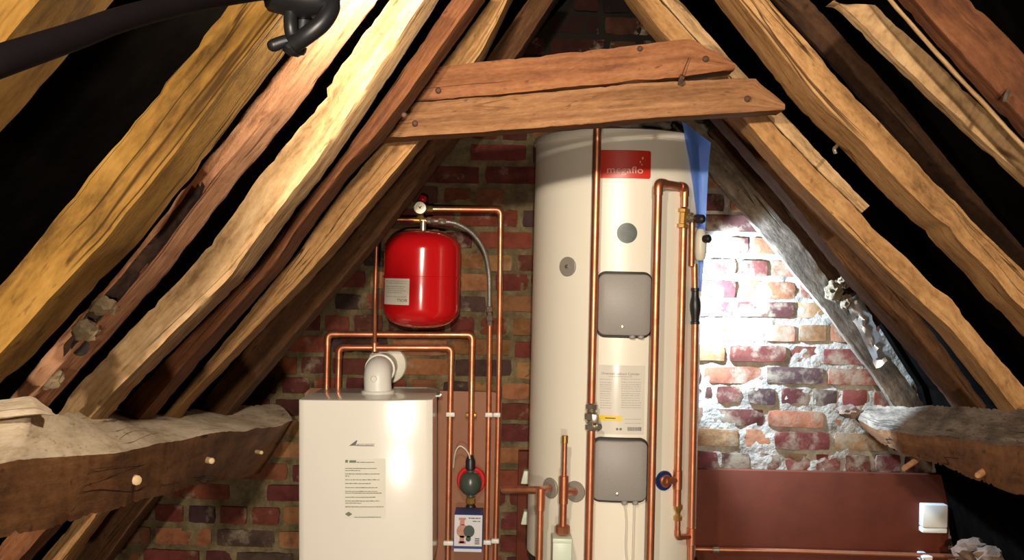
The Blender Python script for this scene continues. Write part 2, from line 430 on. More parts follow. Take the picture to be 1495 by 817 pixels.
def frac(poly, f):
    ac = [0]
    for a, b in zip(poly, poly[1:]): ac.append(ac[-1]+math.hypot(b[0]-a[0], b[1]-a[1]))
    s = f*ac[-1]; j = 0
    while j < len(ac)-2 and ac[j+1] < s: j += 1
    q = (s-ac[j])/(ac[j+1]-ac[j]); return (poly[j][0]*(1-q)+poly[j+1][0]*q, poly[j][1]*(1-q)+poly[j+1][1]*q)
def face_stations(upper, lower, d, t, ns=64, ext0=0, ext1=0, back=False, byfrac=False):
    """a timber whose camera-side face lies at depth d between two outlines, t metres thick"""
    ax = Vector((upper[-1][0]-upper[0][0], upper[-1][1]-upper[0][1])).normalized()
    pr = lambda p: p[0]*ax[0]+p[1]*ax[1]
    s0 = min(pr(upper[0]), pr(lower[0]))-ext0; s1 = max(pr(upper[-1]), pr(lower[-1]))+ext1
    st = []
    for i in range(ns+1):
        s = s0+(s1-s0)*i/ns
        if byfrac: a, b = P(*frac(upper, i/ns), d), P(*frac(lower, i/ns), d)
        elif back:                       # 'lower' outlines the far lower arris
            a = P(*interp(upper, s, ax), d); b = P(*interp(lower, s, ax), d+t)-Vector((0, t, 0))
        else: a = P(*interp(upper, s, ax), d); b = P(*interp(lower, s, ax), d)
        st.append([a, b, b+Vector((0, t, 0)), a+Vector((0, t, 0))])
    return st
GL = 'rafters of the left roof slope'; GR = 'rafters of the right roof slope'
def rafter(name, label, group, upper, lower, d, t, mat, seed, ext0=0, ext1=0, cat='rafter', back=True, **kw):
    return obj(name, timber_mesh(face_stations(upper, lower, d, t, ext0=ext0, ext1=ext1, back=back), seed=seed, **kw), mat, None, label, cat, group, smooth=50)

# nails and pegs -----------------------------------------------------------
def nail(parent, u, v, d, r=.006, label=None):
    bm = BM(); p = P(u, v, d); lathe(bm, p+Vector((0, .012, 0)), Vector((0, -1, 0)), [(r*.5, 0), (r*.5, .01), (r, .011), (r, .015), (r*.6, .017)], 10)
    return obj('nail', bm, 'iron', parent, label)

# ================================================================== LEFT SLOPE
rD = rafter('rafter', 'ochre rafter in the top left corner, crossed by a dark pole', GL,
    [(-60,40),(30,-60),(100,-140)], [(-60,278),(2,198),(100,81),(180,-15)], .82, .10, 'ochre', 1, ext0=30, ext1=20)
def c_low(): return [(-70,630),(0,564),(61,508),(159,402),(203,359),(286,254),(358,157),(420,74),(480,-5),(505,-38)]
rC = rafter('rafter', 'broadest ochre rafter running from far left up past the black clamp', GL,
    [(-60,470),(12,400),(90,305),(171,205),(250,108),(334,5),(370,-40)], c_low(), 1.15, .105, 'ochre', 2, ext0=10, ext1=10)
Bcav = (P(215,400,1.38), P(315,275,1.38))
def b_disp(p, k, q, t):
    # decayed hollow along the face and lower arris
    a, b = P(95,560,1.38), P(318,283,1.38); ab = b-a
    f = (p-a).dot(ab)/ab.length_squared
    if k == 0 and 0 < q and -.02 < f < 1.02:
        w = max(0, min(1, f*6, (1.02-f)*7))
        h = .35+.65*max(0, noise.noise(p*22)+.35+.5*noise.noise(p*60))
        pk = math.sin(math.pi*min(1, q*1.05))
        p = p+Vector((0, .052*w*h*pk**.7, 0))
    return p
rB = rafter('rafter', 'pinkish rafter with a rotted hollow and a knot hole, behind the broadest ochre rafter', GL,
    [(5,592),(59,525),(135,437),(175,395),(260,285),(331,196),(419,84),(490,-8),(510,-35)],
    [(75,590),(93,569),(171,483),(245,400),(325,295),(401,202),(450,140),(500,71),(560,-8),(582,-38)], 1.38, .10, 'pink', 3, step=.008, nside=7, disp=b_disp, ext0=4)
rA = rafter('rafter', 'bright pale rafter with a ragged split upper edge, left of the collar beams', GL,
    [(84,600),(105,571),(152,520),(186,484),(200,471),(222,446),(269,400),(340,313),(357,286),(381,253),(425,200),(450,169),(477,142),(470,135),(528,49),(558,12),(590,-35)],
    [(172,597),(200,564),(286,478),(364,402),(407,341),(476,253),(511,200),(544,152),(580,97),(638,7),(664,-35)], 1.72, .115, 'pale', 4, ext0=6, rag=.016, step=.012)
rL3 = rafter('rafter', 'dark reddish rafter overlapping the left ends of the collar beams', GL,
    [(-20,817),(60,727),(196,573),(294,470),(372,392),(417,330),(484,248),(555,150),(655,2),(680,-35)],
    [(47,817),(90,770),(256,573),(298,522),(357,456),(415,392),(449,341),(518,250),(557,211),(603,152),(660,71),(705,8),(732,-35)], 2.12, .12, 'red', 5, ext0=4)
rL2 = rafter('rafter', 'tan rafter passing behind the left ends of both collar beams', GL,
    [(60,817),(115,750),(240,604),(330,495),(440,360),(505,270),(560,205),(652,86),(715,0),(740,-35)],
    [(110,817),(156,753),(283,586),(371,495),(450,415),(508,350),(623,209),(708,88),(750,0),(768,-35)], 2.46, .12, 'oak', 6, ext0=4)
rL1 = rafter('rafter', 'darkest left rafter, nearest the brick gable and passing over the red vessel', GL,
    [(95,817),(155,745),(292,592),(420,430),(585,245),(710,86),(770,0),(795,-35)],
    [(167,817),(228,735),(362,581),(450,478),(562,346),(620,270),(650,231),(765,81),(817,0),(838,-35)], 3.05, .14, 'dim', 7, ext0=4)
nail(rL3, 590, 168, 2.115)
rB.data.materials.append(simple('shaded_rotten_hollow', srgb(64,44,32), .95, vary=.5, scale=50, bump=1.0, bscale=90))  # rotted wood, with the hollow's shade put into its colour
for f_ in rB.data.polygons:
    if f_.normal.y < -.2 and (f_.center+rB.location).y > 1.392: f_.material_index = 1
bm = BM(); lathe(bm, P(118,506,1.392), Vector((0,-1,0)), [(.012,0),(.0125,.002),(.0105,.003),(.006,.001),(.002,.0005)], 16)
obj('knot', bm, 'hole', rB, 'dark round knot hole')
for i, (u, v, rr, fl) in enumerate([(126,482,.018,1.0),(152,447,.014,1.3),(70,552,.017,1.2)]):
    bm = BM(); lump(bm, P(u, v, 1.392), rr*fl, rr*.6, rr*.9, i+3, .35)
    obj('mortar_lump', bm, 'mortar_lump', None, ['pale mortar lump above the knot hole of the pinkish left rafter',
        'pale mortar lump in the rotted hollow of the pinkish left rafter', 'pale mortar lump at the foot of the pinkish left rafter'][i], 'mortar', 'mortar lumps in the rafter hollow')

# purlin on the left
def purlin_left():
    ft = [(-90,692),(0,678),(28,672),(108,665),(173,660),(250,648),(288,637),(338,630),(402,622),(430,612)]
    fb = [(-90,812),(0,789),(28,783),(95,768),(165,746),(240,724),(275,714),(301,706),(349,700),(378,690)]
    bt = [(-90,603),(0,604),(50,602),(78,599),(111,599),(140,592),(183,598),(240,603),(300,594),(405,588)]
    st = []
    for k in range(len(ft)):
        dd = lambda u: 1/(.870-.00134*u)
        u = ft[k][0]; d = dd(u)
        db = d+.10+max(0, min(.12, (u-150)*.0012))
        a = P(*bt[k], db); b = P(*ft[k], d); c = P(*fb[k], d+.012); e = a+(c-b)*.95
        st.append([a, b, c, e])
    return st
pl_st = purlin_left()
bm = timber_mesh(pl_st, True, amp=.006, rag=.012, seed=11, step=.014)
plate_l = obj('purlin', bm, ['brown', 'dust'], None, 'heavy hewn purlin at lower left with dusty top and cut white pegs', 'purlin', None, smooth=50)
def ft_d(u): return 1/(.870-.00134*u)
for (u, v, r) in ((197,700,.0062),(307,672,.005),(380,660,.004)):
    bm = BM(); p = P(u, v, ft_d(u)+.02); ax = (Vector((0,0,EYE))-p); ax.z = 0; ax = (ax.normalized()+Vector((.4,0,.1)))
    lathe(bm, p, ax, [(r*1.4,-.03),(r*1.4,-.004),(r*1.3,.010),(r*.7,.012)], 9)
    obj('peg', bm, 'pegwood', plate_l, 'pale cut end of a wooden peg')
bm = timber_mesh([[P(-60,588,1.18),P(-60,612,1.14),P(-60,618,1.14),P(-60,600,1.18)],
                  [P(0,582,1.27),P(0,606,1.22),P(0,612,1.22),P(0,600,1.27)],
                  [P(49,576,1.33),P(56,602,1.28),P(56,607,1.28),P(49,596,1.33)],
                  [P(76,597,1.37),P(80,604,1.34),P(80,607,1.34),P(76,604,1.37)]], amp=.002, rag=.003, seed=12)
obj('timber_offcut', bm, 'dust', None, 'pale flat offcut lying on the left purlin at the frame edge', 'timber', None, smooth=50)

# ================================================================== COLLAR BEAMS
cl = face_stations([(588,150),(607,148),(757,137),(850,128),(928,120),(997,115),(1065,112),(1104,112),(1147,151)],
                   [(546,204),(560,203),(600,200),(722,191),(850,182),(972,170),(1050,166),(1080,165),(1120,162),(1147,160)], 2.36, .085, ns=60, byfrac=True)
# slanting left end under the rafter
collar_low = obj('collar_beam', timber_mesh(cl, amp=.003, rag=.006, seed=21), 'sawn', None, 'lower of the two collar beams, just above the water cylinder', 'beam', 'collar beams', smooth=50)
cu_ = face_stations([(590,102),(652,95),(817,77),(954,60),(1009,54),(1072,90)],
                    [(590,151),(609,148),(740,137),(877,124),(928,118),(988,113),(1040,106),(1074,101)], 2.37, .08, ns=60, byfrac=True)
collar_up = obj('collar_beam', timber_mesh(cu_, amp=.003, rag=.006, seed=22), 'russet', None, 'upper of the two collar beams, redder and shorter', 'beam', 'collar beams', smooth=50)
nail(collar_low, 606, 180, 2.355, .007); nail(collar_low, 1091, 144, 2.355, .007)
nail(collar_up, 640, 132, 2.365, .007); nail(collar_up, 1030, 86, 2.365, .007); nail(collar_up, 934, 71, 2.365, .006)
bm = BM(); lump(bm, P(995,117,2.352), .007, .006, .013, 5, .5); tube(bm, [P(995,112,2.352), P(1000,98,2.353), P(1006,84,2.358)], .0012, 6)
obj('cobweb_clump', bm, 'iron', None, 'small dark clump of dirty cobweb between the two collar beams', 'cobweb')

# ================================================================== RIGHT SLOPE
rR1 = rafter('rafter', 'tan rafter behind the right ends of both collar beams, with a batten along it', GR,
    [(935,-30),(965,0),(1012,53),(1127,177),(1186,241),(1250,302),(1278,336),(1321,373),(1362,417),(1392,437),(1407,461),(1436,495),(1495,564),(1560,640)],
    [(884,-30),(909,0),(955,59),(1064,175),(1088,201),(1132,253),(1196,319),(1282,405),(1362,478),(1387,508),(1453,593),(1495,650)], 2.5, .11, 'oak', 31, rag=.007)
bt = face_stations([(970,-30),(990,-4),(1066,84),(1157,179),(1218,245),(1270,300)], [(940,-30),(962,-4),(1012,53),(1127,177),(1186,241),(1258,311)], 2.53, .05)
obj('batten', timber_mesh(bt, amp=.002, rag=.006, seed=32), 'pale', None, 'pale sawn batten fixed along the top edge of the tan right rafter', 'batten', None, smooth=50)
rR0 = rafter('rafter', 'dark brown rafter between the tan right rafter and the lamplit wall', GR,
    [(1040,90),(1100,160),(1215,300),(1330,440),(1385,515),(1440,592)],
    [(990,120),(1042,182),(1095,242),(1137,290),(1184,350),(1231,409),(1277,460),(1330,520),(1385,588),(1392,597)], 3.1, .11, 'dim', 33)
rRW = rafter('rafter', 'dusty grey rafter against the lamplit brick gable', GR,
    [(1005,165),(1040,200),(1076,243),(1122,297),(1174,357),(1211,409),(1270,480),(1318,545),(1352,592)],
    [(980,185),(1037,258),(1062,287),(1108,343),(1153,397),(1197,450),(1229,494),(1270,546),(1298,592)], 3.67, .04, 'grey', 34, rag=.012, step=.014)
rR2 = rafter('rafter', 'broad bright rafter with a rough broken upper face, right of the collar beams', GR,
    [(1100,-30),(1128,4),(1161,40),(1195,78),(1224,114),(1304,198),(1362,261),(1396,294),(1422,324),(1489,388),(1560,460)],
    [(1015,-35),(1042,0),(1095,68),(1147,137),(1179,173),(1231,220),(1292,287),(1333,326),(1350,336),(1357,350),(1409,400),(1437,436),(1458,454),(1495,495),(1560,570)], 2.24, .14, 'oak', 35, rag=.008, ext1=50)
rR3 = rafter('rafter', 'pale yellowish rafter with a ragged broken top end at upper right', GR,
    [(1224,4),(1278,4),(1300,26),(1359,80),(1430,150),(1495,212),(1560,275)],
    [(1211,6),(1222,16),(1318,112),(1405,195),(1495,276),(1560,338)], 1.9, .035, 'pale', 36, rag=.006, ext1=200)
rR4 = rafter('rafter', 'red-brown rafter at top right with a nail in its face', GR,
    [(1385,-35),(1418,0),(1460,40),(1495,75),(1560,140)],
    [(1282,-35),(1308,0),(1378,80),(1440,148),(1497,210),(1560,275)], 1.72, .05, 'red', 37, ext1=230)
bm = BM(); tube(bm, catmull([P(1472,132,1.73), P(1473,133,1.70), P(1470,138,1.688), P(1467,147,1.684)], 4), .0038, 8); obj('nail', bm, 'nickel', rR4, 'bent pale nail')
obj('lath', timber_mesh(face_stations([(1292,-16),(1306,0),(1376,79),(1440,147),(1497,208),(1560,274)], [(1286,-14),(1300,2),(1371,82),(1435,151),(1492,213),(1555,279)], 1.70, .012), amp=.001, rag=.002, seed=40, step=.01), 'pale', None, 'thin pale lath along the lower edge of the red-brown rafter', 'lath', None, smooth=50)
bm = BM(); tube(bm, catmull([P(1222,212,2.42), P(1221,214,2.30), P(1218,217,2.28), P(1220,224,2.28)], 4), .004, 8); obj('nail', bm, 'nickel', rR2, 'small pale nail')
bmk = [([(1130,-30),(1175,-10),(1286,110),(1330,165),(1407,260),(1495,360)], [(1090,-30),(1120,-10),(1230,110),(1300,190),(1385,290),(1495,405)], 2.36, .02, 'darkwood', 38,
        'dark brown roof board showing above the broad bright rafter'),
       ([(1050,180),(1110,240),(1150,285),(1200,345),(1250,405),(1300,460)], [(1035,195),(1072,243),(1118,297),(1170,357),(1207,409),(1250,460)], 3.68, .02, 'darkwood', 39, 'dark infill strip added in the gap above the dusty grey rafter'),  # infill strip added to keep this gap dark over the lamplit wall
       ]
for up, lw, d, t, m, sd, lb in bmk:
    obj('roof_board', timber_mesh(face_stations(up, lw, d, t), amp=.002, rag=.004, seed=sd), m, None, lb, 'board', None, smooth=50)
bm = BM(); tube(bm, [P(1338,292,2.235), P(1352,309,2.23)], .003, 6)
bm.free()
# purlin on the right
def purlin_right():
    bt_ = [(1262,592),(1283,590),(1330,593),(1365,590),(1430,594),(1494,595),(1600,600),(1850,612)]
    ft = [(1252,612),(1280,628),(1320,632),(1346,636),(1420,643),(1494,652),(1600,664),(1850,700)]
    fb = [(1262,628),(1290,650),(1322,664),(1349,672),(1420,700),(1494,726),(1600,760),(1850,850)]
    st = []
    for k in range(len(ft)):
        d = 1/(.292+.00066*(ft[k][0]-1280)); db = d+.16
        a = P(*bt_[k], db); b = P(*ft[k], d); c = P(*fb[k], d+.03)
        st.append([a, b, c, a+(c-b)*.95])
    return st
pr_st = purlin_right()
purlin_r = obj('purlin', timber_mesh(pr_st, True, amp=.007, rag=.016, seed=41, step=.014), ['brown', 'grey'], None, 'hewn purlin at lower right with two pegs sticking out below', 'purlin', None, smooth=50)
for (u0, v0, u1, v1, dd) in ((1319,684,1349,664,.06),(1427,694,1448,680,.05)):
    d = 1/(.292+.00066*(u0-1280)); bm = BM(); a = P(u0, v0, d-dd); b = P(u1, v1, d+.03)
    lathe(bm, a, b-a, [(.006,0),(.0085,.004),(.010,(b-a).length)], 10)
    obj('peg', bm, 'oldpeg', purlin_r, 'wooden peg poking out of the beam')
# rubble at the right
for i, (u, v, d, r, lb) in enumerate([(1217,425,3.57,.030,'round grey mortar lump on the dusty grey rafter'), (1236,440,3.56,.022,'jagged mortar lump beside the foil on the dusty grey rafter'),
                                  (1232,412,3.60,.020,'small pinkish mortar lump at top of the crevice in the right rafters')]):
    bm = BM(); lump(bm, P(u, v, d), r, r*.8, r*1.15, i+20, .45)
    obj('mortar_lump', bm, 'mortar_lump', None, lb, 'mortar', 'mortar lumps on the right rafters')
for i, (u, v, d, r, lb) in enumerate([(1240,600,3.75,.035,'rough pale stone on the wall top beside the right purlin end'), (1420,804,3.5,.055,'pinkish stone in the dark eaves at lower right'),
                                      (1447,812,3.4,.045,'rounded stone nearest the right edge in the dark eaves')]):
    bm = BM(); lump(bm, P(u, v, d), r*1.2, r*.8, r*.7, i+30, .4)
    obj('stone', bm, 'stone', None, lb, 'stone', 'loose stones at the eaves')
bm = BM(); g = []
for i in range(15):
    row = []
    for j in range(7):
        u = 1243+i*3.4+(j-3)*3.6; v = 432+i*7.0-(j-3)*2.2
        p = P(u, v, 3.555); p += noise.noise_vector(p*40)*.010; p.y -= .012*math.cos((j-3)/3*1.4)
        row.append(bm.verts.new(p))
    g.append(row)
for i in range(14):
    for j in range(6): quad(bm, g[i][j], g[i][j+1], g[i+1][j+1], g[i+1][j])
bmesh.ops.solidify(bm, geom=bm.faces[:], thickness=.001)
obj('foil_strip', bm, 'foil', None, 'crumpled silver foil strip tucked beside the dusty grey right rafter', 'foil', smooth=20)

# ================================================================== SHELL
def zl(x): return 1.205*x+.607+.215      # left roof lining (eye-relative)
def zr(x): return 1.475-1.5*x+.42 if x < 1.50 else -.355-(x-1.50)*3.9
xr = (1.895-.822)/2.705
def shell():
    bm = BM(); y0, y1 = -4.2, 3.95; th = .03
    for (xa, fn, nx) in ((-1.75, zl, -1), (1.50, zr, 1)):
        nrm = Vector((-1.205, 0, 1)).normalized() if nx < 0 else Vector((1.5, 0, 1)).normalized()
        for k in range(8):
            f0, f1 = k/8, (k+1)/8
            x0 = xr+(xa-xr)*f0; x1 = xr+(xa-xr)*f1
            a = [Vector((x0, y0, fn(x0)+EYE)), Vector((x1, y0, fn(x1)+EYE)), Vector((x1, y1, fn(x1)+EYE)), Vector((x0, y1, fn(x0)+EYE))]
            lo = [bm.verts.new(p) for p in a]; hi = [bm.verts.new(p+nrm*th) for p in a]
            quad(bm, *lo); quad(bm, *hi)
            for q in range(4): quad(bm, lo[q], lo[(q+1) % 4], hi[(q+1) % 4], hi[q])
    for (xa, za, xb, zb2) in ((1.50, zr(1.499), 1.735, -1.27),):  # steep felt strip added, its black standing in for the eaves shade
        a = [Vector((xa, y0, za+EYE)), Vector((xb, y0, zb2+EYE)), Vector((xb, y1, zb2+EYE)), Vector((xa, y1, za+EYE))]
        lo = [bm.verts.new(p) for p in a]; hi = [bm.verts.new(p+Vector((th, 0, .01))) for p in a]
        quad(bm, *lo); quad(bm, *hi)
        for q in range(4): quad(bm, lo[q], lo[(q+1) % 4], hi[(q+1) % 4], hi[q])
    bmesh.ops.remove_doubles(bm, verts=bm.verts[:], dist=.0005)
    obj('ceiling', bm, 'felt', kind='structure', smooth=0)
    bm = BM(); box(bm, (-1.9, -4.2, -.05), (2.2, 3.95, 0)); obj('floor', bm, 'floor', kind='structure', smooth=0)
shell()
WY = 3.80
PAL = [(.105,.027,.017),(.15,.038,.020),(.065,.020,.016),(.19,.072,.032),(.055,.028,.024),(.13,.032,.022),(.23,.096,.044),(.09,.024,.018)]
def wall():
    bm = BM(); tint = bm.loops.layers.float_color.new('tint')
    def inside(x, z, m=0): return z < min(zl(x), zr(x))-m
    # mortar bed with its rough surface
    nx, nz = 250, 190; x0, x1, z0, z1 = -1.75, 2.10, -1.25, 1.36; g = {}
    for i in range(nx+1):
        for j in range(nz+1):
            x = x0+(x1-x0)*i/nx; z = z0+(z1-z0)*j/nz
            if inside(x, z, -.06):
                q = Vector((x, 0, z)); hv = max(0, min(1, (x-.45)/.3))
                h = noise.noise(q*9)*.010+noise.noise(q*30)*.006+noise.noise(q*75)*.003
                g[i, j] = bm.verts.new((x, WY-h-.002-hv*.004, z+EYE))
    for i in range(nx):
        for j in range(nz):
            k = [(i,j),(i+1,j),(i+1,j+1),(i,j+1)]
            if all(t in g for t in k):
                f = quad(bm, *[g[t] for t in k]); f.material_index = 1
    # backing masonry
    x1 = 1.72; pts = [(x0, z0), (x1, z0), (1.50, -.355), (xr, zr(xr)), (x0, zl(x0))]
    a = [bm.verts.new((x, WY+.03, z+EYE)) for x, z in pts]; b = [bm.verts.new((x, WY+.14, z+EYE)) for x, z in pts]
    for f in (bm.faces.new(a), bm.faces.new(b)): f.material_index = 1
    for k in range(5):
        f = quad(bm, a[k], a[(k+1) % 5], b[(k+1) % 5], b[k]); f.material_index = 1
    # bricks
    rnd = random.Random(5); z = -1.25; row = 0
    while z < 1.3:
        h = rnd.uniform(.062, .069); head = row % 3 == 1; x = -1.75-rnd.uniform(0, .2)
        while x < 2.1:
            w = (.104 if head else .214)+rnd.uniform(-.008, .008)
            if not head and rnd.random() < .14: w = .104
            cx, cz = x+w/2, z+h/2
            if inside(cx, cz, .02) and rnd.random() > .015:
                col = rnd.choice(PAL); k = rnd.uniform(.75, 1.2); k *= 1-.8*max(0, min(1, (cz-.52+rnd.uniform(-.06, .06))/.2)); col = (col[0]*k, col[1]*k*rnd.uniform(.85,1.2), col[2]*k, 1)  # upper courses tinted darker, painted shade for the unlit gable top
                pr = rnd.uniform(-.001, .012); sag = rnd.uniform(-.004, .004); tilt = rnd.uniform(-.004, .004)
                nxb = 7 if w > .15 else 4; nzb = 3; vs = {}
                rough = rnd.uniform(.5, 1.6)
                for i in range(-1, nxb+2):
                    for j in range(-1, nzb+2):
                        fi = min(max(i, 0), nxb)/nxb; fj = min(max(j, 0), nzb)/nzb
                        edge = (i < 0 or i > nxb or j < 0 or j > nzb)
                        px = x+.004+(w-.008)*fi; pz = z+sag+.003+(h-.006)*fj+tilt*(fi-.5)
                        py = WY-.008-pr
                        q = Vector((px, 0, pz))
                        bnd = (fi in (0, 1)) or (fj in (0, 1))
                        py -= (noise.noise(q*26)*.004+noise.noise(q*60)*.002)*rough
                        if bnd:
                            py += .0018
                            px += noise.noise(q*35+Vector((3,0,0)))*.004; pz += noise.noise(q*35+Vector((0,0,9)))*.0035
                        if (fi in (0,1)) and (fj in (0,1)): py += .0015; px += (.5-fi)*.004; pz += (.5-fj)*.003
                        if edge: py = WY+.02
                        vs[i, j] = bm.verts.new((px, py, pz+EYE))
                for i in range(-1, nxb+1):
                    for j in range(-1, nzb+1):
                        if (i in (-1, nxb)) and (j in (-1, nzb)): continue
                        f = quad(bm, vs[i,j], vs[i+1,j], vs[i+1,j+1], vs[i,j+1])
                        if f:
                            f.material_index = 0
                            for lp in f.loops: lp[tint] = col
            x += w+rnd.uniform(.009, .016)
        z += h+rnd.uniform(.011, .018); row += 1
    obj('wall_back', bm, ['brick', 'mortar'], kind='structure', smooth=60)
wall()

# ================================================================== WATER CYLINDER
TC = P(900, 408, 3.45); TX, TY, TR = TC.x, 3.45, .281
ZT, ZB = .480+EYE, -.925+EYE
def cy(th, z, off=0): return Vector((TX+(TR+off)*math.sin(th), TY-(TR+off)*math.cos(th), z))
def cys(s, z, off=0): return cy(s/TR, z, off)         # s = arc length from the front line
def hit(u, v, off=0):
    """where the sight line through a pixel meets the cylinder: (arc length, height)"""
    o = Vector((0, 0, EYE)); dr = P(u, v, 1)-o; R = TR+off
    a = dr.x**2+dr.y**2; b = -2*(dr.x*TX+dr.y*TY); c = TX**2+TY**2-R*R
    disc_ = b*b-4*a*c
    t = (-b-math.sqrt(max(0, disc_)))/(2*a); p = o+dr*t
    return math.atan2(p.x-TX, TY-p.y)*TR, p.z
tank = thing('hot_water_cylinder', (TX, TY, ZB), 'tall cream unvented hot water cylinder with a red megaflo badge', 'water cylinder')
bm = BM(); lathe(bm, Vector((TX, TY, ZB+.03)), Vector((0,0,1)), [(TR,0),(TR,ZT-ZB-.055)], 128); obj('casing', bm, 'tank', tank)
bm = BM(); lathe(bm, Vector((TX, TY, ZT-.025)), Vector((0,0,1)), [(TR-.002,-.004),(TR+.003,-.003),(TR+.003,.010),(TR-.002,.020),(TR-.02,.026),(.02,.034)], 128); obj('top_cap', bm, 'tank', tank)
bm = BM(); lathe(bm, Vector((TX, TY, ZB)), Vector((0,0,1)), [(TR-.012,0),(TR-.006,.004),(TR-.006,.034)], 96); obj('base_ring', bm, 'rubber', tank, 'dark base ring')
def on_tank(u0, v0, u1, v1):
    um, vm = (u0+u1)/2, (v0+v1)/2
    return hit(u0, vm)[0], hit(u1, vm)[0], hit(um, v1)[1], hit(um, v0)[1]
# badge
s0, s1, z0, z1 = on_tank(872, 219, 950, 260)
bm = BM(); rr_panel(bm, cys, s0, s1, z0, z1, .007, [(0,-.001),(0,.0015),(.0006,.002)])
badge = obj('badge', bm, 'badge', tank, 'red rectangular badge')
bm = BM(); ta, _ = hit(886.5, 250); tb, _ = hit(938.5, 250); tz = z0+(260-252.5)/1500*3.17
text(bm, 'megaflo', .030, cys, ta, tz, tb-ta, .0026)
for (u, v, rx, rz) in ((938,231,.0022,.0042),(934.5,236.5,.0018,.0036),(936.8,240.5,.0016,.0030)):
    s, z = hit(u, v); disc(bm, cys, s, z, rx, rz, .0026, 12)
obj('lettering', bm, 'badge_text', badge, 'pale megaflo lettering with drops', smooth=0)
# dark round sticker
s, z = hit(915.5, 340); bm = BM(); disc(bm, cys, s, z, .0315, .0315, .0012, 40)
stk = obj('round_sticker', bm, 'green_sticker', tank, 'dark green round sticker')
bm = BM()
text(bm, 'megaflo', .011, cys, s-.014, z+.013, .028, .002)
for k in range(6): scribble(bm, cys, s-.021+abs(k-2)*.002, s+.021-abs(k-2)*.002, z+.004-k*.0052, .0018, .002, k)
obj('lettering', bm, 'ink', stk, smooth=0)
# sensor boss
def boss(u, v, r, mat, h=.010, lab=None, pipe=None, seg=32):
    s, z = hit(u, v); th = s/TR; n = Vector((math.sin(th), -math.cos(th), 0)); p = cy(th, z)
    bm = BM(); lathe(bm, p-n*.006, n, [(r,0),(r,.006+h*.6),(r*.93,.006+h),(r*.25,.006+h)], seg)
    o = obj('port_collar', bm, mat, tank, lab); return o, p, n
b, p, n = boss(829, 389, .031, 'grey_disc', .004, 'grey disc with central screw')
bm = BM(); lathe(bm, p+n*.003, n, [(.0065,0),(.0065,.005),(.004,.008)], 12); obj('screw', bm, 'nickel', b)
# access covers
def cover(u0, v0, u1, v1, gl, scr):
    s0, s1, z0, z1 = on_tank(u0, v0, u1, v1)
    bm = BM(); rr_panel(bm, cys, s0-.008, s1+.008, z0-.008, z1+.008, .028, [(0,-.002),(0,.006),(.002,.008)])
    g = obj('gasket', bm, 'rubber', tank, 'dark rubber gasket')
    bm = BM(); rr_panel(bm, cys, s0, s1, z0, z1, .022, [(0,.0),(0,.020),(.0015,.025),(.006,.028)])
    c = obj('access_cover', bm, 'grey_plastic', tank, 'grey rounded access cover')
    s, z = hit(*scr, .028); bm = BM(); n = cy(s/TR, z, 1)-cy(s/TR, z, 0); lathe(bm, cy(s/TR, z, .026), n, [(.005,0),(.005,.004),(.003,.0045)], 12); obj('screw', bm, 'nickel', c)
    for u, v in gl:
        s, z = hit(u, v); bm = BM(); cyl(bm, cy(s/TR, z+.010, .012), cy(s/TR, z-.008, .012), .010, 12, .002); obj('cable_gland', bm, 'grey_plastic', c)
cover(875, 400, 947, 489, [(922,490),(934,490)], (909,477))
cover(867, 642, 941, 729, [(911,731),(926,731)], (901,721))
# information label
s0, s1, z0, z1 = on_tank(873, 533, 941, 634)
bm = BM(); rr_panel(bm, cys, s0, s1, z0, z1, .002, [(0,-.001),(0,.0008)]); info = obj('information_label', bm, 'plate', tank)
def S(u, v): return hit(u, v)
bm = BM(); a, zz = S(878, 546.0); b_, _ = S(934, 546.0); text(bm, 'Unvented Indirect Cylinder', .011, cys, a, zz, b_-a, .0014)
obj('lettering', bm, 'ink', info, smooth=0)
bm = BM(); k = 0
for (u0, u1) in ((876, 893), (907, 936)):
    for v in (553.5, 558, 561.5, 564.5, 567.5, 571, 574.5, 577.5, 581, 584.5, 588, 591.5, 595):
        a, zz = S(u0, v); b_, _ = S(u1-(v*7 % 3), v); scribble(bm, cys, a, b_, zz, .0026, .0014, k); k += 1
a, zz = S(889, 549.5); b_, _ = S(923, 549.5); scribble(bm, cys, a, b_, zz, .003, .0014, 99)
for v in (612, 618): 
    a, zz = S(912, v); b_, _ = S(936, v); scribble(bm, cys, a, b_, zz, .0024, .0014, k); k += 1
obj('small_print', bm, 'ink_light', info, smooth=0)
bm = BM(); a, za = S(916, 628.5); b_, zb_ = S(936.5, 623)
for k in range(26):
    x = a+(b_-a)*k/26; rect(bm, cys, x, x+(b_-a)/26*random.Random(k).uniform(.4,.9), za, zb_, .0014, 1)
for u in (901, 906): 
    s, z = S(u, 626); disc(bm, cys, s, z, .004, .004, .0014, 12)
obj('barcode', bm, 'ink', info, smooth=0)
s0, s1, z0, z1 = on_tank(874, 606, 908, 614)
bm = BM(); rr_panel(bm, cys, s0, s1, z0, z1, .004, [(0,0),(0,.0016)]); ys = obj('yellow_sticker', bm, 'yellow', tank)
bm = BM(); rect(bm, cys, s0+.020, s0+.052, (z0+z1)/2-.0015, (z0+z1)/2+.0015, .002); obj('small_print', bm, 'ink_dark', ys, smooth=0)
# white flex from the lower cover
for i, (ua, ub) in enumerate(((911,916),(925,922.5))):
    pts = []
    for k in range(9):
        v = 732+k*12; u = ua+(ub-ua)*k/8+(1.5*math.sin(k*.8) if i == 0 else 0); s, z = hit(u, v); pts.append(cy(s/TR, z, .010))
    bm = BM(); tube(bm, pts, .0032, 8)
    obj('cable', bm, 'bare_wire', None, ['left of the two white cables below the lower grey cover', 'right of the two white cables below the lower grey cover'][i], 'cable', 'white cables below the lower cover')

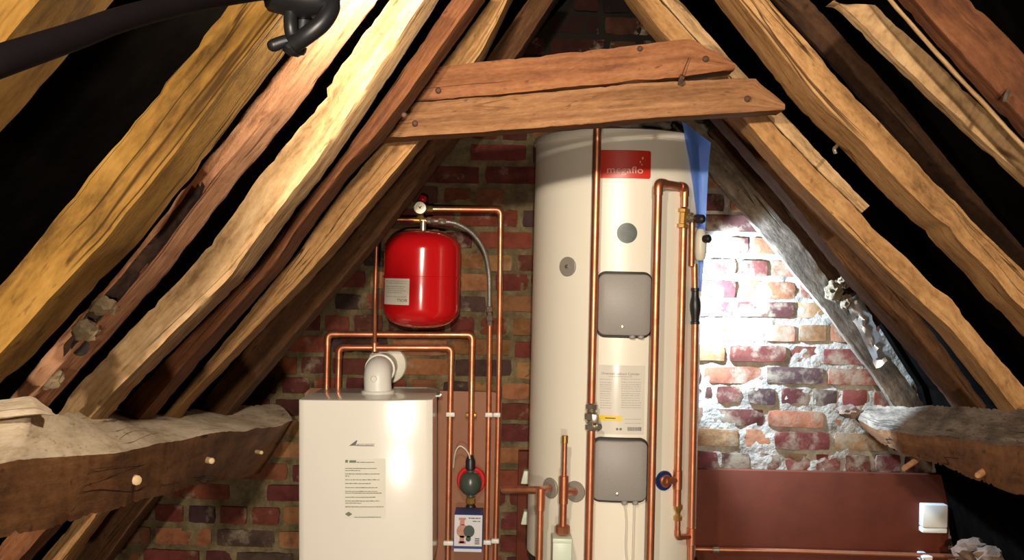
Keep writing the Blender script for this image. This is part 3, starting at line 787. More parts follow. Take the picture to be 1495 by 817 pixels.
# ================================================================== PIPES
def pipe(pts, r, label, fr=.03, elbows=True, mat='copper', group=None, straight=()):
    bm = BM(); tube(bm, fillet(pts, fr), r, 16)
    o = obj('copper_pipe', bm, mat, None, label, 'pipe', group)
    if elbows:
        for i in range(1, len(pts)-1):
            a, b, c = pts[i-1], pts[i], pts[i+1]
            d1 = (a-b); d2 = (c-b)
            if d1.angle(d2) > math.radians(150): continue
            f = min(fr*1.35, d1.length*.48, d2.length*.48)
            pp = fillet([b+d1.normalized()*f, b, b+d2.normalized()*f], min(fr, f*.95))
            bm = BM(); tube(bm, pp, r*1.16, 16); obj('elbow', bm, mat, o)
    return o
def joint(parent, p, q, r, name='coupling', mat='copper', seg=16, bev=.001):
    bm = BM(); cyl(bm, p, q, r, seg, bev); return obj(name, bm, mat, parent)
WD = 3.72
p1 = pipe([P(476,600,WD), P(478.5,487.5,WD), P(689.5,488.5,WD), P(687,667,WD-.03)], .0112, 'outer copper loop from the boiler top down to the pump', group='boiler pipes')
p2 = pipe([P(493,600,WD-.01), P(495,507,WD-.01), P(659,507.5,WD-.01), P(655.5,690,WD-.01), P(653,860,WD-.01)], .0108, 'inner copper loop from the boiler top down past the pump', group='boiler pipes')
p3 = pipe([P(606,320.5,3.62), P(551,320,3.62), P(547.5,440,3.66), P(547,507,WD-.01)], .0078, 'thin copper pipe dropping from the red vessel to the inner loop', fr=.02, group='boiler pipes')
joint(p3, P(547,500,WD-.01), P(547,513,WD-.01), .013, 'tee')
p4 = pipe([P(628,305,3.66), P(731,306,3.68), P(730,430,3.70), P(727,640,3.72), P(722,860,3.72)], .0098, 'copper discharge pipe from the gauge, right of the red vessel', group='boiler pipes')
p5 = pipe([P(715,474,3.70), P(713.5,600,3.72), P(709,860,3.72)], .0098, 'copper pipe under the braided hose', group='boiler pipes')
# braided hose
hp = catmull([P(634,322.5,3.61), P(650,323.5,3.61), P(668,327,3.62), P(690,341,3.64), P(706,364,3.66), P(713,392,3.68), P(714.5,420,3.69), P(714.5,447,3.70)], 8)
hose = thing('flexible_hose', hp[-1], 'grey braided hose curving from the red vessel top', 'hose')
bm = BM(); tube(bm, hp, .0078, 12); obj('braid', bm, 'braid', hose)
bm = BM(); lathe(bm, P(714.5,447,3.70), P(715,476,3.70)-P(714.5,447,3.70), [(.009,0),(.012,.003),(.012,.018),(.008,.022),(.008,.032),(.0135,.034),(.0135,.050),(.010,.054),(.010,.07)], 8); obj('coupling', bm, 'nickel', hose)
bm = BM(); lathe(bm, P(622,321.5,3.61), P(655,324.5,3.61)-P(622,321.5,3.61), [(.008,0),(.012,.004),(.012,.018),(.007,.022),(.007,.04),(.011,.046),(.011,.064),(.008,.072)], 8); obj('coupling', bm, 'nickel', hose)

# pipe clips
def clip(u, v, d, w, label, mat='white'):
    c = P(u, v, d); bm = BM()
    box(bm, (c.x-w, c.y-.020, c.z-.008), (c.x+w, c.y+.006, c.z+.008), .003)
    r = obj('pipe_clip', bm, mat, None, label, 'pipe clip', 'pipe clips on the backing board')
    bm = BM(); box(bm, (c.x-.008, c.y+.005, c.z-.006), (c.x+.008, c.y+.045, c.z+.006), .001); obj('clip_foot', bm, mat, r)
    return r
clip(658, 604, WD-.01, .016, 'upper white clip on the inner copper loop')
clip(714, 604.5, WD, .014, 'upper white clip on the pipe under the braided hose')
clip(725.5, 604.5, WD, .013, 'upper white clip on the discharge pipe')
clip(688, 605.5, WD, .020, 'brass bracket on the outer copper loop above the pump', 'brass')
clip(655, 791, WD-.01, .018, 'lower white clip left of the pump picture box')
clip(711.5, 790, WD, .014, 'lower white clip right of the pump picture box')
clip(723, 788, WD, .014, 'lower white clip on the discharge pipe')

# tank pipes
def tp(u, v, off):
    s, z = hit(u, v, off); return cy(s/TR, z, off)
pa_pts = [tp(874.5, 160, .03), tp(871, 300, .03), tp(866.5, 450, .03), tp(863.5, 607, .03), tp(860.5, 720, .03), tp(855.5, 870, .03)]
def plumb(u, v, dep, vs):
    """a plumb pipe through pixel (u,v) at depth dep; heights from the pixel rows vs"""
    p = P(u, v, dep); return [Vector((p.x, p.y, P(u, q, dep).z)) for q in vs]
pa = pipe(plumb(866.5, 450, 3.13, (120, 608)), .0125, 'copper pipe up the front of the cylinder, crossing the red badge', group='cylinder pipes', elbows=False)
pa2 = pipe(plumb(863, 640, 3.13, (608, 900)), .0125, 'copper pipe below the isolating valve, passing the lower grey cover', group='cylinder pipes', elbows=False)
vc = plumb(864, 608, 3.13, (608,))[0]
val = thing('isolating_valve', vc, 'nickel isolating valve on the front cylinder pipe beside the yellow sticker', 'valve')
bm = BM(); lathe(bm, vc-Vector((0,0,.042)), Vector((0,0,1)), [(.014,0),(.0185,.003),(.0185,.018),(.014,.021),(.014,.026),(.021,.034),(.021,.052),(.014,.060),(.014,.063),(.0185,.066),(.0185,.080),(.014,.084)], 8); obj('body', bm, 'nickel', val)
bm = BM(); box(bm, vc+Vector((-.004,-.036,-.016)), vc+Vector((.018,-.022,.012)), .003); obj('lever', bm, 'nickel', val)
bm = BM(); q = P(874, 622.5, 3.11); lathe(bm, q+Vector((-.008,.02,.0)), Vector((.3,-1,0)), [(.008,0),(.008,.012),(.011,.015),(.011,.028),(.007,.031)], 14); obj('drain_cap', bm, 'nickel', val, 'dark round drain cap')
# pipe pair on the right of the front
pb = plumb(954.5, 560, 3.10, (266.5, 900)); pc = plumb(995, 480, 3.22, (266, 302))
tr_ = Vector((pc[0].x, pc[0].y, pb[0].z))
pcl = plumb(992.5, 560, 3.22, (333, 738))
pB = pipe([pb[1], pb[0], tr_, Vector((tr_.x, tr_.y, pc[1].z))], .0125, 'tall copper hairpin pipe right of the grey covers', fr=.028, group='cylinder pipes')
pC = pipe([pcl[0], pcl[1]], .0125, 'copper pipe between the brass valve and the blue port', group='cylinder pipes', elbows=False)
bv = thing('brass_valve', pc[1], 'brass valve with a black knob at the top right of the cylinder', 'valve')
a = Vector((pc[1].x, pc[1].y, P(998,304,3.22).z)); b_ = Vector((pc[1].x-.004, pc[1].y, P(998,333,3.22).z))
h = (a-b_).length
bm = BM(); lathe(bm, b_, a-b_, [(.014,0),(.019,.002),(.019,.012),(.013,.014),(.013,h-.014),(.019,h-.012),(.019,h-.002),(.014,h)], 8); obj('body', bm, 'brass', bv)
c0 = P(1003,317,3.23); c1 = P(1017,318,3.21)
bm = BM(); lathe(bm, c0, c1-c0, [(.010,0),(.015,.006),(.015,.018),(.011,.022),(.011,.03)], 12); obj('side_outlet', bm, 'nickel', bv)
c2 = P(1014,318.5,3.21); c3 = P(1028,320,3.19)
bm = BM(); lathe(bm, c2, c3-c2, [(.009,0),(.013,.004),(.0145,.010),(.0145,.028),(.010,.034)], 14); obj('knob', bm, 'black', bv)
pD1 = pipe([P(1010.5,322,3.25), P(1009.5,388,3.25)], .0100, 'short copper drop under the brass valve', group='cylinder pipes', elbows=False)
# relief valve head
rv = thing('relief_valve', P(1023,358,3.28), 'pale relief valve with a black knob beside the blue sheet', 'valve')
p0 = P(1022,380,3.28); p1_ = P(1023,334,3.28)
bm = BM(); lathe(bm, p0, p1_-p0, [(.012,0),(.017,.006),(.0205,.03),(.0205,.072),(.016,.09),(.010,.1)], 16); obj('body', bm, 'offwhite', rv)
bm = BM(); q0 = P(1026,349,3.27); q1 = P(1039,348,3.25); lathe(bm, q0, q1-q0, [(.008,0),(.0125,.004),(.0135,.012),(.0135,.022),(.009,.027)], 14); obj('knob', bm, 'black', rv)
pE = pipe([P(1014,385,3.27), P(1014.5,424,3.27)], .0100, 'short copper pipe between relief valve and black tundish', group='cylinder pipes', elbows=False)
td0 = P(1015,473,3.27); td1 = P(1015,420,3.27); H = (td1-td0).length
td = thing('tundish', td0, 'black tundish on the outer right cylinder pipe', 'tundish')
bm = BM(); lathe(bm, td0, td1-td0, [(.011,0),(.0145,.001),(.0145,.008),(.012,.010),(.013,.024),(.017,.045),(.0175,.062),(.015,.078),(.012,.088),(.0115,H-.012),(.0135,H-.010),(.0135,H)], 16); obj('body', bm, 'black', td)
pf_top = P(1015,470,3.27); pF = pipe([pf_top, P(1012.5,600,3.27), P(1009,780,3.27), P(1008,880,3.27)], .0112, 'outer right copper pipe below the black tundish', group='cylinder pipes', elbows=False)
joint(pF, P(1009.6,770,3.27), P(1009.2,795,3.27), .0145, 'tee')
# blue port
b, p, n = boss(969, 701, .031, 'blue_plastic', .008, 'dark blue port collar')
bm = BM(); lathe(bm, p, n, [(.020,0),(.020,.012),(.017,.016)], 20); obj('union_nut', bm, 'copper', b)
q = Vector((pcl[1].x, pcl[1].y, p.z))
pG = pipe([p+n*.008, q], .0120, 'short copper stub from the dark blue port', group='cylinder pipes', elbows=False)
joint(pG, q-Vector((0,0,.03)), q+Vector((0,0,.03)), .0148, 'tee')
dv = plumb(990, 745, 3.22, (736, 745, 757, 784))
dvo = thing('drain_valve', dv[2], 'small brass inline valve under the blue port pipe', 'valve')
hh = (dv[0]-dv[2]).length
bm = BM(); lathe(bm, dv[2]-Vector((0,0,.006)), Vector((0,0,1)), [(.008,0),(.0135,.002),(.0135,.014),(.008,.017),(.007,hh*.5),(.010,hh*.7),(.014,hh-.008),(.014,hh+.004),(.010,hh+.008)], 8); obj('body', bm, 'brass', dvo)
e = P(1009.4,782.5,3.27)
pH = pipe([dv[2], Vector((dv[3].x, dv[3].y, dv[3].z)), e], .0085, 'thin copper link from the small brass valve to the outer right pipe', fr=.016, group='cylinder pipes')
# grey ports lower left
b1, p, n = boss(804, 712, .033, 'grey_disc', .006, 'grey port collar')
hx = P(762, 717, 3.17); jx = P(789.5, 715, 3.12)
pI = pipe([p+n*.004, jx, P(735, 714.5, 3.30)], .0118, 'horizontal copper pipe crossing the left port of the cylinder', fr=.012, elbows=False, group='cylinder pipes')
pJ = pipe(plumb(789, 730, 3.12, (715, 900)), .0112, 'copper pipe dropping from the left port tee', elbows=False, group='cylinder pipes')
joint(pJ, plumb(789,730,3.12,(745,))[0], plumb(789,730,3.12,(712,))[0], .0145, 'tee')
b2, p, n = boss(840, 717, .033, 'grey_disc', .006, 'grey port collar')
jy = plumb(823, 717, 3.10, (717,))[0]
pK = pipe([p+n*.004, jy], .0118, 'short copper stub from the right lower-left port', elbows=False, group='cylinder pipes')
kv = plumb(823, 717, 3.10, (639, 700, 702, 735, 772))
pL = pipe([kv[0], kv[2]], .0078, 'thin capped copper riser above the white valve box', elbows=False, group='cylinder pipes')
joint(pL, kv[0]-Vector((0,0,.016)), kv[0]+Vector((0,0,.008)), .0098, 'end_cap', 'brass')
pM = pipe([kv[2]+Vector((0,0,.004)), kv[4]], .0108, 'copper pipe into the top of the white valve box', elbows=False, group='cylinder pipes')
joint(pM, kv[1]+Vector((0,0,.012)), kv[3], .0138, 'tee')
joint(pM, kv[4]-Vector((0,0,.014)), kv[4]+Vector((0,0,.012)), .0215, 'compression_nut', 'copper', 8, .003)
zb = P(820.5, 782, 3.10)
zv = thing('zone_valve', Vector((zb.x, zb.y, zb.z-.10)), 'white zone valve box under the thin capped copper riser', 'valve')
bm = BM(); box(bm, (zb.x-.029, zb.y-.035, zb.z-.11), (zb.x+.029, zb.y+.035, zb.z-.010), .004); obj('body', bm, 'green_white', zv)
bm = BM(); box(bm, (zb.x-.030, zb.y-.037, zb.z-.014), (zb.x+.030, zb.y+.037, zb.z+.001), .004); obj('lid', bm, 'green_white', zv)

# narrow board, clips left of the cylinder
a = P(757, 658, 3.74); bm = BM(); box(bm, (a.x, 3.735, a.z-.60), (a.x+.048, 3.772, a.z), .003)
obj('narrow_board', bm, 'board', None, 'narrow dark red board on the wall left of the cylinder', 'board')
for v, lb in ((695, 'upper pale clip on the narrow red board'), (754, 'lower pale clip on the narrow red board')):
    c = P(769, v, 3.715); bm = BM()
    box(bm, (-.018,-.025,-.024), (.018,.025,.024), .004, lambda q, c=c: c+Vector((q.x+(.006 if q.z > 0 else -.003)*(1 if q.x < 0 else 0), q.y, q.z)))
    obj('pipe_clip', bm, 'green_white', None, lb, 'pipe clip', 'pale clips on the narrow board')

# ================================================================== BOILER
RT = Vector((cr, 0, sr)); UP = Vector((-sr, 0, cr))
BC = P(532.5, 584, 3.34)
def bl(x, y, z): return BC+RT*x+UP*z+Vector((0, y, 0))
HB, BW = .535, .2185
def bow(x): return .018*(x/BW)**2
boiler = thing('boiler', bl(0, .2, -HB), 'white wall boiler with curved front and printed instructions', 'boiler')
bm = BM(); prof = []
nf = 40
for k in range(nf+1):
    x = -BW+2*BW*k/nf; e = max(0, (abs(x)-(BW-.008))/.008); prof.append((x, bow(x)+.008*(1-math.sqrt(max(0, 1-e*e)))))
prof = [(-BW, .22)]+prof+[(BW, .22)]
rows = [(-HB, 0), (-.006, 0), (-.0015, .0015), (0, .006)]
rg = []
for z, ins in rows:
    rg.append([bm.verts.new(bl(x*(1-ins*.8), y+(ins if y < .2 else 0), z)) for x, y in prof])
for a, b in zip(rg, rg[1:]):
    for k in range(len(prof)-1): quad(bm, a[k], a[k+1], b[k+1], b[k])
for r in (rg[0], rg[-1]): bm.faces.new(r)
bm.faces.new([r[0] for r in rg]+[r[-1] for r in reversed(rg)])
obj('front_cover', bm, 'enamel', boiler, smooth=40)
bm = BM(); box(bm, (-.205,.20,-HB), (.205,.40,-.012), .004, lambda q: bl(q.x, q.y, q.z)); obj('casing', bm, 'enamel', boiler)
bm = BM()
def fr_top():
    pts = [(-.21,.08),(.235,.17),(.232,.20),(.215,.31),(.200,.36),(.17,.39),(-.21,.40)]
    a = [bm.verts.new(bl(x, y, -.002)) for x, y in pts]; b = [bm.verts.new(bl(x, y, -.008)) for x, y in pts]
    bm.faces.new(a); bm.faces.new(b)
    for k in range(len(pts)): quad(bm, a[k], a[(k+1) % len(pts)], b[(k+1) % len(pts)], b[k])
    rim = [(.235,.17),(.232,.20),(.215,.31),(.200,.36),(.17,.39),(.05,.395)]
    tube(bm, [bl(x, y, -.001) for x, y in rim], .0035, 8)
fr_top(); obj('top_frame', bm, 'grey_metal', boiler, 'grey galvanised top frame', smooth=30)
def bf(s, z, off=0): return bl(s, bow(s)-off, z)
K = 3.34/1500
def bs(u): return (u-532.5)*K
def bz(v): return -(v-584)*K
bm = BM(); text(bm, 'worcester', .013, bf, bs(521), bz(650), bs(547.5)-bs(521), .0012, .25)
v3 = [bm.verts.new(bf(bs(u), bz(v), .0012)) for u, v in ((509.5,650.5),(520,642.5),(522,642.5),(519,650))]; bm.faces.new(v3)
v3 = [bm.verts.new(bf(bs(u), bz(v), .0012)) for u, v in ((519,650.5),(519,649.3),(547,650.3),(547,651.0))]; bm.faces.new(v3)
obj('logo', bm, 'ink', boiler, 'grey slanted maker lettering with a swoosh', smooth=0)
bm = BM(); rr_panel(bm, bf, bs(503), bs(563), bz(757), bz(669), .004, [(0,-.0005),(0,.0007)]); il = obj('instruction_label', bm, 'label', boiler)
bm = BM()
for i, (v, u0, u1) in enumerate([(675,521,547),(684,504,550),(687,504,526),(692,504,555),(695,504,510),(700.5,504,554),(706,504,541),(712,504,551),(717.5,504,551),(720,504,557),(726,504,548),(731.5,504,554),(734.5,504,528),(740,504,560),(755,517,556)]):
    scribble(bm, bf, bs(u0), bs(u1), bz(v), .0030, .0013, i+40)
rect(bm, bf, bs(510), bs(520), bz(675), bz(671.5), .0013); rect(bm, bf, bs(504), bs(508), bz(675), bz(671), .0013)
v4 = [bm.verts.new(bf(bs(u), bz(v), .0013)) for u, v in ((503.5,750),(509,746.5),(514.5,750),(509,753.5))]; bm.faces.new(v4)
obj('small_print', bm, 'ink_green', il, smooth=0)

# flue
fl = thing('flue', P(551,576,3.56), 'white flue elbow rising from the boiler top into the wall', 'flue')
ex = P(552,575,3.56); top = P(551,541,3.56); wl = P(563,542,3.79)
bm = BM(); path = fillet([ex-UP*.012, Vector((top.x, top.y, top.z)), Vector((wl.x, wl.y, top.z))], .052, 12); tube(bm, path, .0475, 32); obj('elbow', bm, 'white', fl)
bm = BM(); lathe(bm, ex-UP*.010, UP, [(.058,0),(.058,.020),(.054,.024),(.050,.024)], 32); obj('base_collar', bm, 'white', fl)
dirw = Vector((wl.x-top.x, wl.y-top.y, 0)).normalized(); cpt = Vector((top.x, top.y, top.z))+dirw*.062
bm = BM(); lathe(bm, cpt, dirw, [(.049,0),(.0535,.002),(.0535,.016),(.049,.020)], 32); obj('joint_ring', bm, 'white', fl)
bm = BM(); rc = Vector((wl.x+.006, 3.772, top.z+.004)); lathe(bm, rc+Vector((0,.03,0)), Vector((0,-1,0)), [(.073,0),(.073,.028),(.069,.036),(.050,.040)], 40); obj('wall_flange', bm, 'offwhite', fl)
bm = BM(); kn = P(545,553,3.514); lathe(bm, kn+Vector((.003,.008,0)), Vector((-.12,-1,0)), [(.0115,0),(.0115,.008),(.009,.011)], 16); obj('sampling_cap', bm, 'white', fl)

# backing board
a = P(447, 568, 3.77); b_ = P(733, 568, 3.77); bm = BM()
zt = (a.z+b_.z)/2; xs0, xs1 = a.x, b_.x; pts = []
for k in range(7): t = math.pi/2*k/6; pts.append((xs1-.035+.035*math.cos(math.pi/2-t), zt-.035+.035*math.sin(math.pi/2-t)))
pts = [(xs0+.02, zt), *[(x, z) for x, z in pts], (xs1, .12), (xs0, .12), (xs0, zt-.02)]
va = [bm.verts.new((x, 3.746, z)) for x, z in pts]; vb = [bm.verts.new((x, 3.766, z)) for x, z in pts]
bm.faces.new(va); bm.faces.new(vb)
for k in range(len(pts)): quad(bm, va[k], va[(k+1) % len(pts)], vb[(k+1) % len(pts)], vb[k])
obj('backing_board', bm, 'ply', None, 'brown backing board on the bricks behind the white boiler', 'board', smooth=30)

# ================================================================== EXPANSION VESSEL
VC = P(616, 407, 3.61); ER = 56/1500*3.61
zt = P(616, 336, 3.61).z; zb_ = P(616, 478, 3.61).z; HV = zt-zb_
ves = thing('expansion_vessel', (VC.x, 3.61, zb_), 'red heating expansion vessel on the brick wall', 'expansion vessel')
def vprof(r, h, dome=.075):
    pr = []
    for k in range(11): t = math.pi/2*k/10; pr.append((r*math.sin(t)**.72 if k else .001, dome*(1-math.cos(t))*.9))
    q = [(a, h-b) for a, b in pr]; return pr+q[::-1]
bm = BM(); lathe(bm, Vector((VC.x, 3.61, zb_)), Vector((0,0,1)), vprof(ER, HV), 64); obj('body', bm, 'red_paint', ves)
zs = P(616, 404.5, 3.61).z
bm = BM(); lathe(bm, Vector((VC.x, 3.61, zs-.004)), Vector((0,0,1)), [(ER-.001,0),(ER+.0035,.001),(ER+.0035,.006),(ER-.001,.008)], 64); obj('seam', bm, 'red_paint', ves)
bm = BM(); cyl(bm, (VC.x, 3.61, zt-.004), (VC.x, 3.61, zt+.034), .011, 12); obj('stem', bm, 'nickel', ves)
def vs_(s, z, off=0): th = s/ER; return Vector((VC.x+(ER+off)*math.sin(th), 3.61-(ER+off)*math.cos(th), z))
def vth(u): return ER*(math.asin(max(-1, min(1, (u-616)/56)))-.085)
lz0, lz1 = P(588,445,3.48).z, P(588,406.5,3.48).z
bm = BM(); rr_panel(bm, vs_, vth(567.5), vth(608), lz0, lz1, .001, [(0,-.001),(0,.001)]); vl = obj('data_label', bm, 'paper', ves)
bm = BM()
for k, (v, u0, u1) in enumerate([(411,570,606),(414,573,604),(419,571,602),(422,573,600),(425,575,604),(428,573,598),(434,571,605)]):
    scribble(bm, vs_, vth(u0), vth(u1), P(588,v,3.48).z, .0035, .0016, k+70)
obj('small_print', bm, 'ink_light', vl, smooth=0)
bm = BM(); zz = P(598,440.5,3.48).z; text(bm, 'TSOB', .0135, vs_, vth(590), zz, vth(605.5)-vth(590), .0018)
obj('lettering', bm, 'ink_dark', vl, smooth=0)
# manifold: gauge + safety valve
gc = P(613, 303, 3.60)
gau = thing('pressure_gauge', P(613,322,3.62), 'round pressure gauge with red safety cap above the red vessel', 'gauge')
bm = BM(); lathe(bm, gc+Vector((0,.022,0)), Vector((0,-1,0)), [(.020,0),(.0235,.004),(.0235,.022),(.021,.0235),(.0205,.021)], 32); obj('case', bm, 'nickel', gau)
bm = BM(); lathe(bm, gc+Vector((0,.003,0)), Vector((0,-1,0)), [(.0207,0),(.0207,.001)], 32); dl = obj('dial', bm, 'paper', gau)
bm = BM(); c = gc+Vector((0,.0012,0)); tube(bm, [c, c+Vector((-.006,0,.007))], .0012, 6); tube(bm, [c, c+Vector((.006,0,.007))], .0012, 6); cyl(bm, c+Vector((0,.001,0)), c-Vector((0,.001,0)), .003, 10); obj('needle', bm, 'ink_dark', dl)
mp0 = P(613, 324, 3.62); mp1 = P(616, 298, 3.64)
bm = BM(); lathe(bm, mp0, mp1-mp0, [(.009,0),(.014,.004),(.014,.02),(.010,.024),(.010,.042),(.017,.046),(.017,.064)], 8); cyl(bm, P(604,321,3.62), P(626,322,3.62), .010, 12); cyl(bm, P(616,304.5,3.65), P(631,305,3.66), .0125, 8); obj('manifold', bm, 'brass', gau)
r0 = P(616, 294, 3.63); r1 = P(618.5, 285.5, 3.63); bm = BM(); lathe(bm, r0, r1-r0, [(.013,0),(.0145,.003),(.0145,.016),(.011,.021)], 10); obj('safety_cap', bm, 'red_paint', gau, 'red safety valve cap')

# ================================================================== PUMP AND BOX
pc_ = P(687, 705, 3.66)
pu = thing('circulation_pump', pc_, 'dark green round pump body with a black top on the outer copper loop', 'pump')
up = P(686.5, 668, 3.66)-P(687, 745, 3.66); up.normalize()
hgt = lambda v: -(v-705)/1500*3.66
bm = BM(); pr = []
pr += [(.010, hgt(727)), (.016, hgt(724))]
for k in range(1, 12):
    t = math.pi*k/12; pr.append((.0405*math.sin(t)**.8, -.0405*math.cos(t)*1.05))
pr += [(.013, hgt(689)), (.0105, hgt(686)), (.0105, hgt(681))]
pr = sorted(pr, key=lambda q: q[1]); lathe(bm, pc_, up, pr, 32); obj('body', bm, 'dark_green', pu)
bm = BM(); lathe(bm, pc_, up, [(.011, hgt(686)), (.018, hgt(684)), (.0175, hgt(672)), (.013, hgt(668)), (.009, hgt(664))], 20); obj('cap', bm, 'black', pu, 'black cap')
bm = BM(); lathe(bm, pc_, up, [(.012, hgt(736)), (.017, hgt(734)), (.017, hgt(728)), (.013, hgt(726)), (.013, hgt(722))], 8); obj('union_nut', bm, 'brass', pu)
bm = BM(); lathe(bm, pc_, up, [(.015, hgt(748)), (.019, hgt(746)), (.019, hgt(739)), (.015, hgt(736))], 16); obj('lower_collar', bm, 'black', pu)
bm = BM(); q = P(688, 700, 3.70); lathe(bm, q, Vector((0,-1,0)), [(.052,0),(.052,.010),(.048,.014)], 32); obj('back_disc', bm, 'red_paint', pu, 'red disc behind the body')
wpts = [P(686,669,3.64), P(684,662,3.635), P(679,655,3.63), P(672,651,3.63), P(667,655,3.635), P(664,664,3.65), P(662,682,3.69)]
bm = BM(); tube(bm, catmull(wpts, 6), .0028, 8); obj('cable', bm, 'bare_wire', None, 'thin white cable arching over the pump top', 'cable')
bx0 = P(662, 805, 3.53); bx1 = P(705, 751.5, 3.53)
bxx = thing('packaging_box', Vector(((bx0.x+bx1.x)/2, 3.60, bx0.z)), 'small blue and white card box with a picture of a pump', 'box')
bm = BM(); box(bm, (bx0.x, 3.53, bx0.z), (bx1.x, 3.645, bx1.z), .0012); obj('carton', bm, 'box_blue', bxx)
bw_, bh_ = bx1.x-bx0.x, bx1.z-bx0.z
def bxm(s, z, off=0): return Vector((bx0.x+s, 3.53-off, bx0.z+z))
bm = BM(); rect(bm, bxm, .0015, bw_-.0015, bh_*.16, bh_-.001, .0008); rect(bm, bxm, .0015, bw_-.0015, .001, bh_*.09, .0008); pn = obj('printed_panel', bm, 'card', bxx, 'white printed panel', smooth=0)
bm = BM()
rect(bm, bxm, .016, .040, bh_*.86, bh_*.92, .0014); rect(bm, bxm, .020, .036, bh_*.72, bh_*.86, .0014); disc(bm, bxm, .030, bh_*.56, .021, .023, .0014); rect(bm, bxm, .020, .036, bh_*.24, bh_*.44, .0014); rect(bm, bxm, .016, .042, bh_*.22, bh_*.29, .0014)
obj('pump_picture', bm, 'bronze', pn, smooth=0)
bm = BM(); disc(bm, bxm, .052, bh_*.56, .019, .021, .0019); disc(bm, bxm, .050, bh_*.36, .009, .010, .0019)
scribble(bm, bxm, .050, bw_-.008, bh_*.90, .004, .0019, 1); scribble(bm, bxm, .064, bw_-.008, bh_*.82, .003, .0019, 2)
for k in range(4): rect(bm, bxm, bw_-.026, bw_-.010, bh_*(.22+k*.045), bh_*(.245+k*.045), .0019)
obj('dark_print', bm, 'green_sticker', pn, smooth=0)

# ================================================================== RIGHT BOARD
a = P(1010, 685, 3.76); b_ = P(1386, 691, 3.76); ztop = (a.z+b_.z)/2
bm = BM(); box(bm, (a.x-.03, 3.752, ztop-.52), (b_.x, 3.782, ztop), .003)
obj('wall_board', bm, 'board', None, 'wide red-brown board on the wall right of the cylinder', 'board')
pR = pipe([P(1000,801,3.71), P(1150,804,3.71), P(1343,810,3.71), P(1400,812,3.71)], .0085, 'thin copper pipe along the foot of the wide red-brown board', elbows=False)
joint(pR, P(1040,802,3.71), P(1050,802.2,3.71), .0115, 'coupling', 'nickel')
c = P(1351, 811, 3.71); bm = BM(); box(bm, (c.x-.014, 3.675, c.z-.02), (c.x+.012, 3.755, c.z+.006), .003); box(bm, (c.x-.026, 3.672, c.z-.002), (c.x+.012, 3.69, c.z+.008), .003)
obj('pipe_clip', bm, 'white', None, 'white clip on the thin pipe below the white thermostat box', 'pipe clip')
c = P(1368.5, 759, 3.70); w, h2 = .0455, .0515
st = thing('thermostat_box', c, 'plain white thermostat box on the right edge of the wide red-brown board', 'thermostat')
bm = BM(); box(bm, (c.x-w, 3.718, c.z-h2+.020), (c.x+w, 3.755, c.z+h2), .004); obj('body', bm, 'white', st)
bm = BM(); box(bm, (c.x-w, 3.719, c.z-h2), (c.x+w, 3.755, c.z-h2+.0188), .004); obj('lower_cover', bm, 'white', st)

# ================================================================== BLUE SHEET
bm = BM(); g = []
edge_l = [(996,178),(1001,205),(1007,235),(1012,270),(1017,310),(1019,350),(1020,390),(1020,425)]
edge_r = [(1001,180),(1038,208),(1035,235),(1033,270),(1031,314),(1029,350),(1027,390),(1024,425)]
for i in range(22):
    t = i/21*7; k = min(6, int(t)); f = t-k; row = []
    for j in range(9):
        q = j/8
        ul = edge_l[k][0]*(1-f)+edge_l[k+1][0]*f; ur = edge_r[k][0]*(1-f)+edge_r[k+1][0]*f
        vl_ = edge_l[k][1]*(1-f)+edge_l[k+1][1]*f; vr_ = edge_r[k][1]*(1-f)+edge_r[k+1][1]*f
        uu, vv = ul+(ur-ul)*q, vl_+(vr_-vl_)*q
        sh = hit(min(uu, 1020), vv)[0]; dy = TY-TR*math.cos(min(sh/TR, 1.45))-.014
        p = P(uu, vv, min(dy, 3.40)+.010*noise.noise(Vector((uu*.05, vv*.03, 1)))-.004)
        row.append(bm.verts.new(p))
    g.append(row)
for i in range(21):
    for j in range(8): quad(bm, g[i][j], g[i][j+1], g[i+1][j+1], g[i+1][j])
bmesh.ops.solidify(bm, geom=bm.faces[:], thickness=.0008)
obj('polythene_sheet', bm, 'film', None, 'light blue plastic sheet hanging behind the right side of the cylinder', 'plastic sheet')

# ================================================================== POLE AND CLAMP
bm = BM(); pts = [P(-60,110,.60), P(0,89,.62), P(108,53,.68), P(171,30,.72), P(250,9,.78), P(340,-8,.86), P(470,-24,.98)]
rad = [.0104,.0100,.0092,.0088,.0086,.0084,.0080]
tube(bm, catmull(pts, 6), .009, 16, [rad[min(6, i//6)]+(rad[min(6, i//6+1)]-rad[min(6, i//6)])*(i % 6)/6 for i in range(37)])
obj('metal_pole', bm, 'pole', None, 'dark round pole crossing the top left corner', 'pole')
D = .92
cp = thing('lamp_clamp', P(440,0,D), 'black clamp head hanging at the top left, below the dark pole', 'clamp')
bm = BM(); lump(bm, P(440,-2,D), .036, .022, .017, 2, .12); obj('clamp_body', bm, 'black', cp)
bm = BM(); tube(bm, catmull([P(486,-4,D), P(483,14,D-.01), P(470,34,D-.015), P(450,50,D-.015), P(430,64,D-.01)], 6), .008, 12, None); obj('clamp_arm', bm, 'black', cp)
bm = BM(); tube(bm, catmull([P(426,4,D), P(424,24,D-.004), P(425,44,D-.006), P(430,62,D)], 6), .0062, 12); obj('clamp_arm', bm, 'black', cp)
bm = BM(); tube(bm, catmull([P(446,6,D+.01), P(444,28,D+.01), P(440,56,D+.008)], 6), .0085, 12); obj('clamp_web', bm, 'black', cp)
bm = BM(); tube(bm, catmull([P(400,66,D), P(414,61,D), P(430,58,D), P(440,56,D)], 6), .0058, 14); lump(bm, P(400,66,D), .0062, .006, .0058, 9, .05); obj('clamp_jaw', bm, 'black', cp)
bm = BM(); lump(bm, P(431,70,D), .0105, .009, .0075, 4, .2); obj('clamp_foot', bm, 'black', cp)

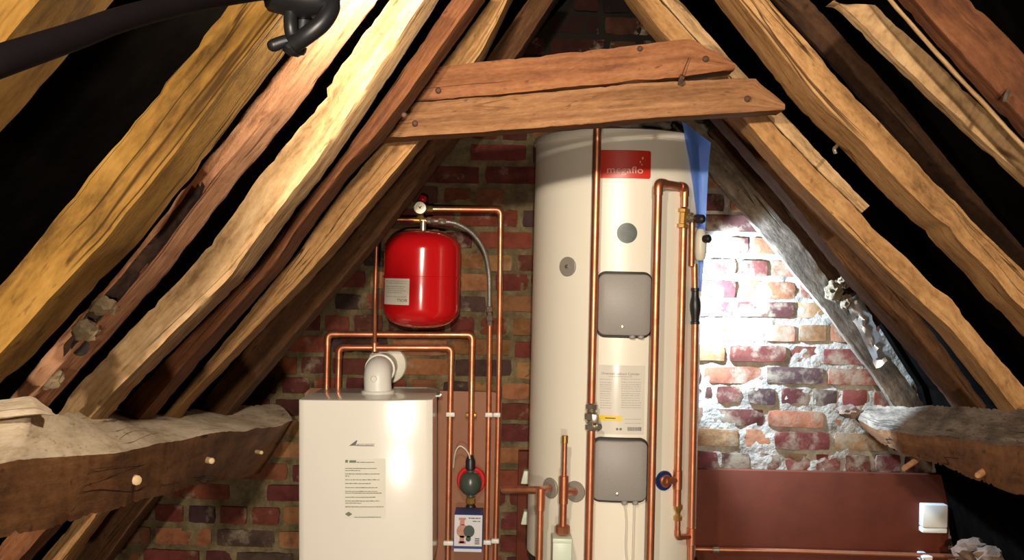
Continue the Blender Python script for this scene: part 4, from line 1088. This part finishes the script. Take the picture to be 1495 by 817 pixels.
# plinth under the cylinder
bm = BM(); box(bm, (TX-.265, TY-.33, ZB-.05), (TX+.30, WY-.03, ZB-.002), .004)
for sx in (-.22, .25):
    for sy in (-.26, .20): box(bm, (TX+sx-.04, TY+sy-.04, 0), (TX+sx+.04, TY+sy+.04, ZB-.05), .003)
obj('cylinder_stand', bm, 'darkwood', None, 'dark timber stand under the cream water cylinder', 'stand')

# ================================================================== CAMERA AND LIGHT
cam = bpy.data.cameras.new('camera'); co = bpy.data.objects.new('camera', cam); C.objects.link(co)
co.location = (0, 0, EYE); co.rotation_euler = (math.pi/2, -ROLL, 0)
cam.sensor_width = 36; cam.lens = F/1495*36; cam.clip_start = .02; cam.clip_end = 50
bpy.context.scene.camera = co
def lamp(name, typ, loc, energy, col, size=.03, **kw):
    l = bpy.data.lights.new(name, typ); l.energy = energy; l.color = col
    if typ in ('POINT', 'SPOT'): l.shadow_soft_size = size
    for k, v in kw.items(): setattr(l, k, v)
    o = bpy.data.objects.new(name, l); C.objects.link(o); o.location = loc
    return o
WARM = (1, .885, .74)
lamp('clamp_bulb', 'POINT', (-.10, 1.32, EYE+.40), 15, (1, .87, .68), .03)
kl = lamp('clamp_reflector', 'SPOT', (-.10, 1.32, EYE+.40), 52, (1, .88, .70), .025, spot_size=math.radians(112), spot_blend=1)
kl.rotation_euler = (Vector((.35, 3.3, EYE-.30))-kl.location).to_track_quat('-Z', 'Y').to_euler()
lamp('ridge_bulb', 'POINT', (.05, -2.5, EYE+.60), 680, WARM, .05)
lamp('floor_lamp', 'POINT', (0, -2.5, EYE-.50), 290, WARM, .06)
tl = lamp('work_torch', 'SPOT', (.60, 3.62, EYE-.01), 170, (.50, .72, 1), .02, spot_size=math.radians(122), spot_blend=.25)
d = Vector((.90, 3.80, EYE-.10))-tl.location; tl.rotation_euler = d.to_track_quat('-Z', 'Y').to_euler()
w = bpy.data.worlds.new('world'); bpy.context.scene.world = w; w.use_nodes = True
w.node_tree.nodes['Background'].inputs[0].default_value = (.9, .6, .4, 1); w.node_tree.nodes['Background'].inputs[1].default_value = .01
vs = bpy.context.scene.view_settings
vs.view_transform = 'Standard'; vs.look = 'None'; vs.exposure = 0; vs.gamma = 1; vs.use_curve_mapping = False
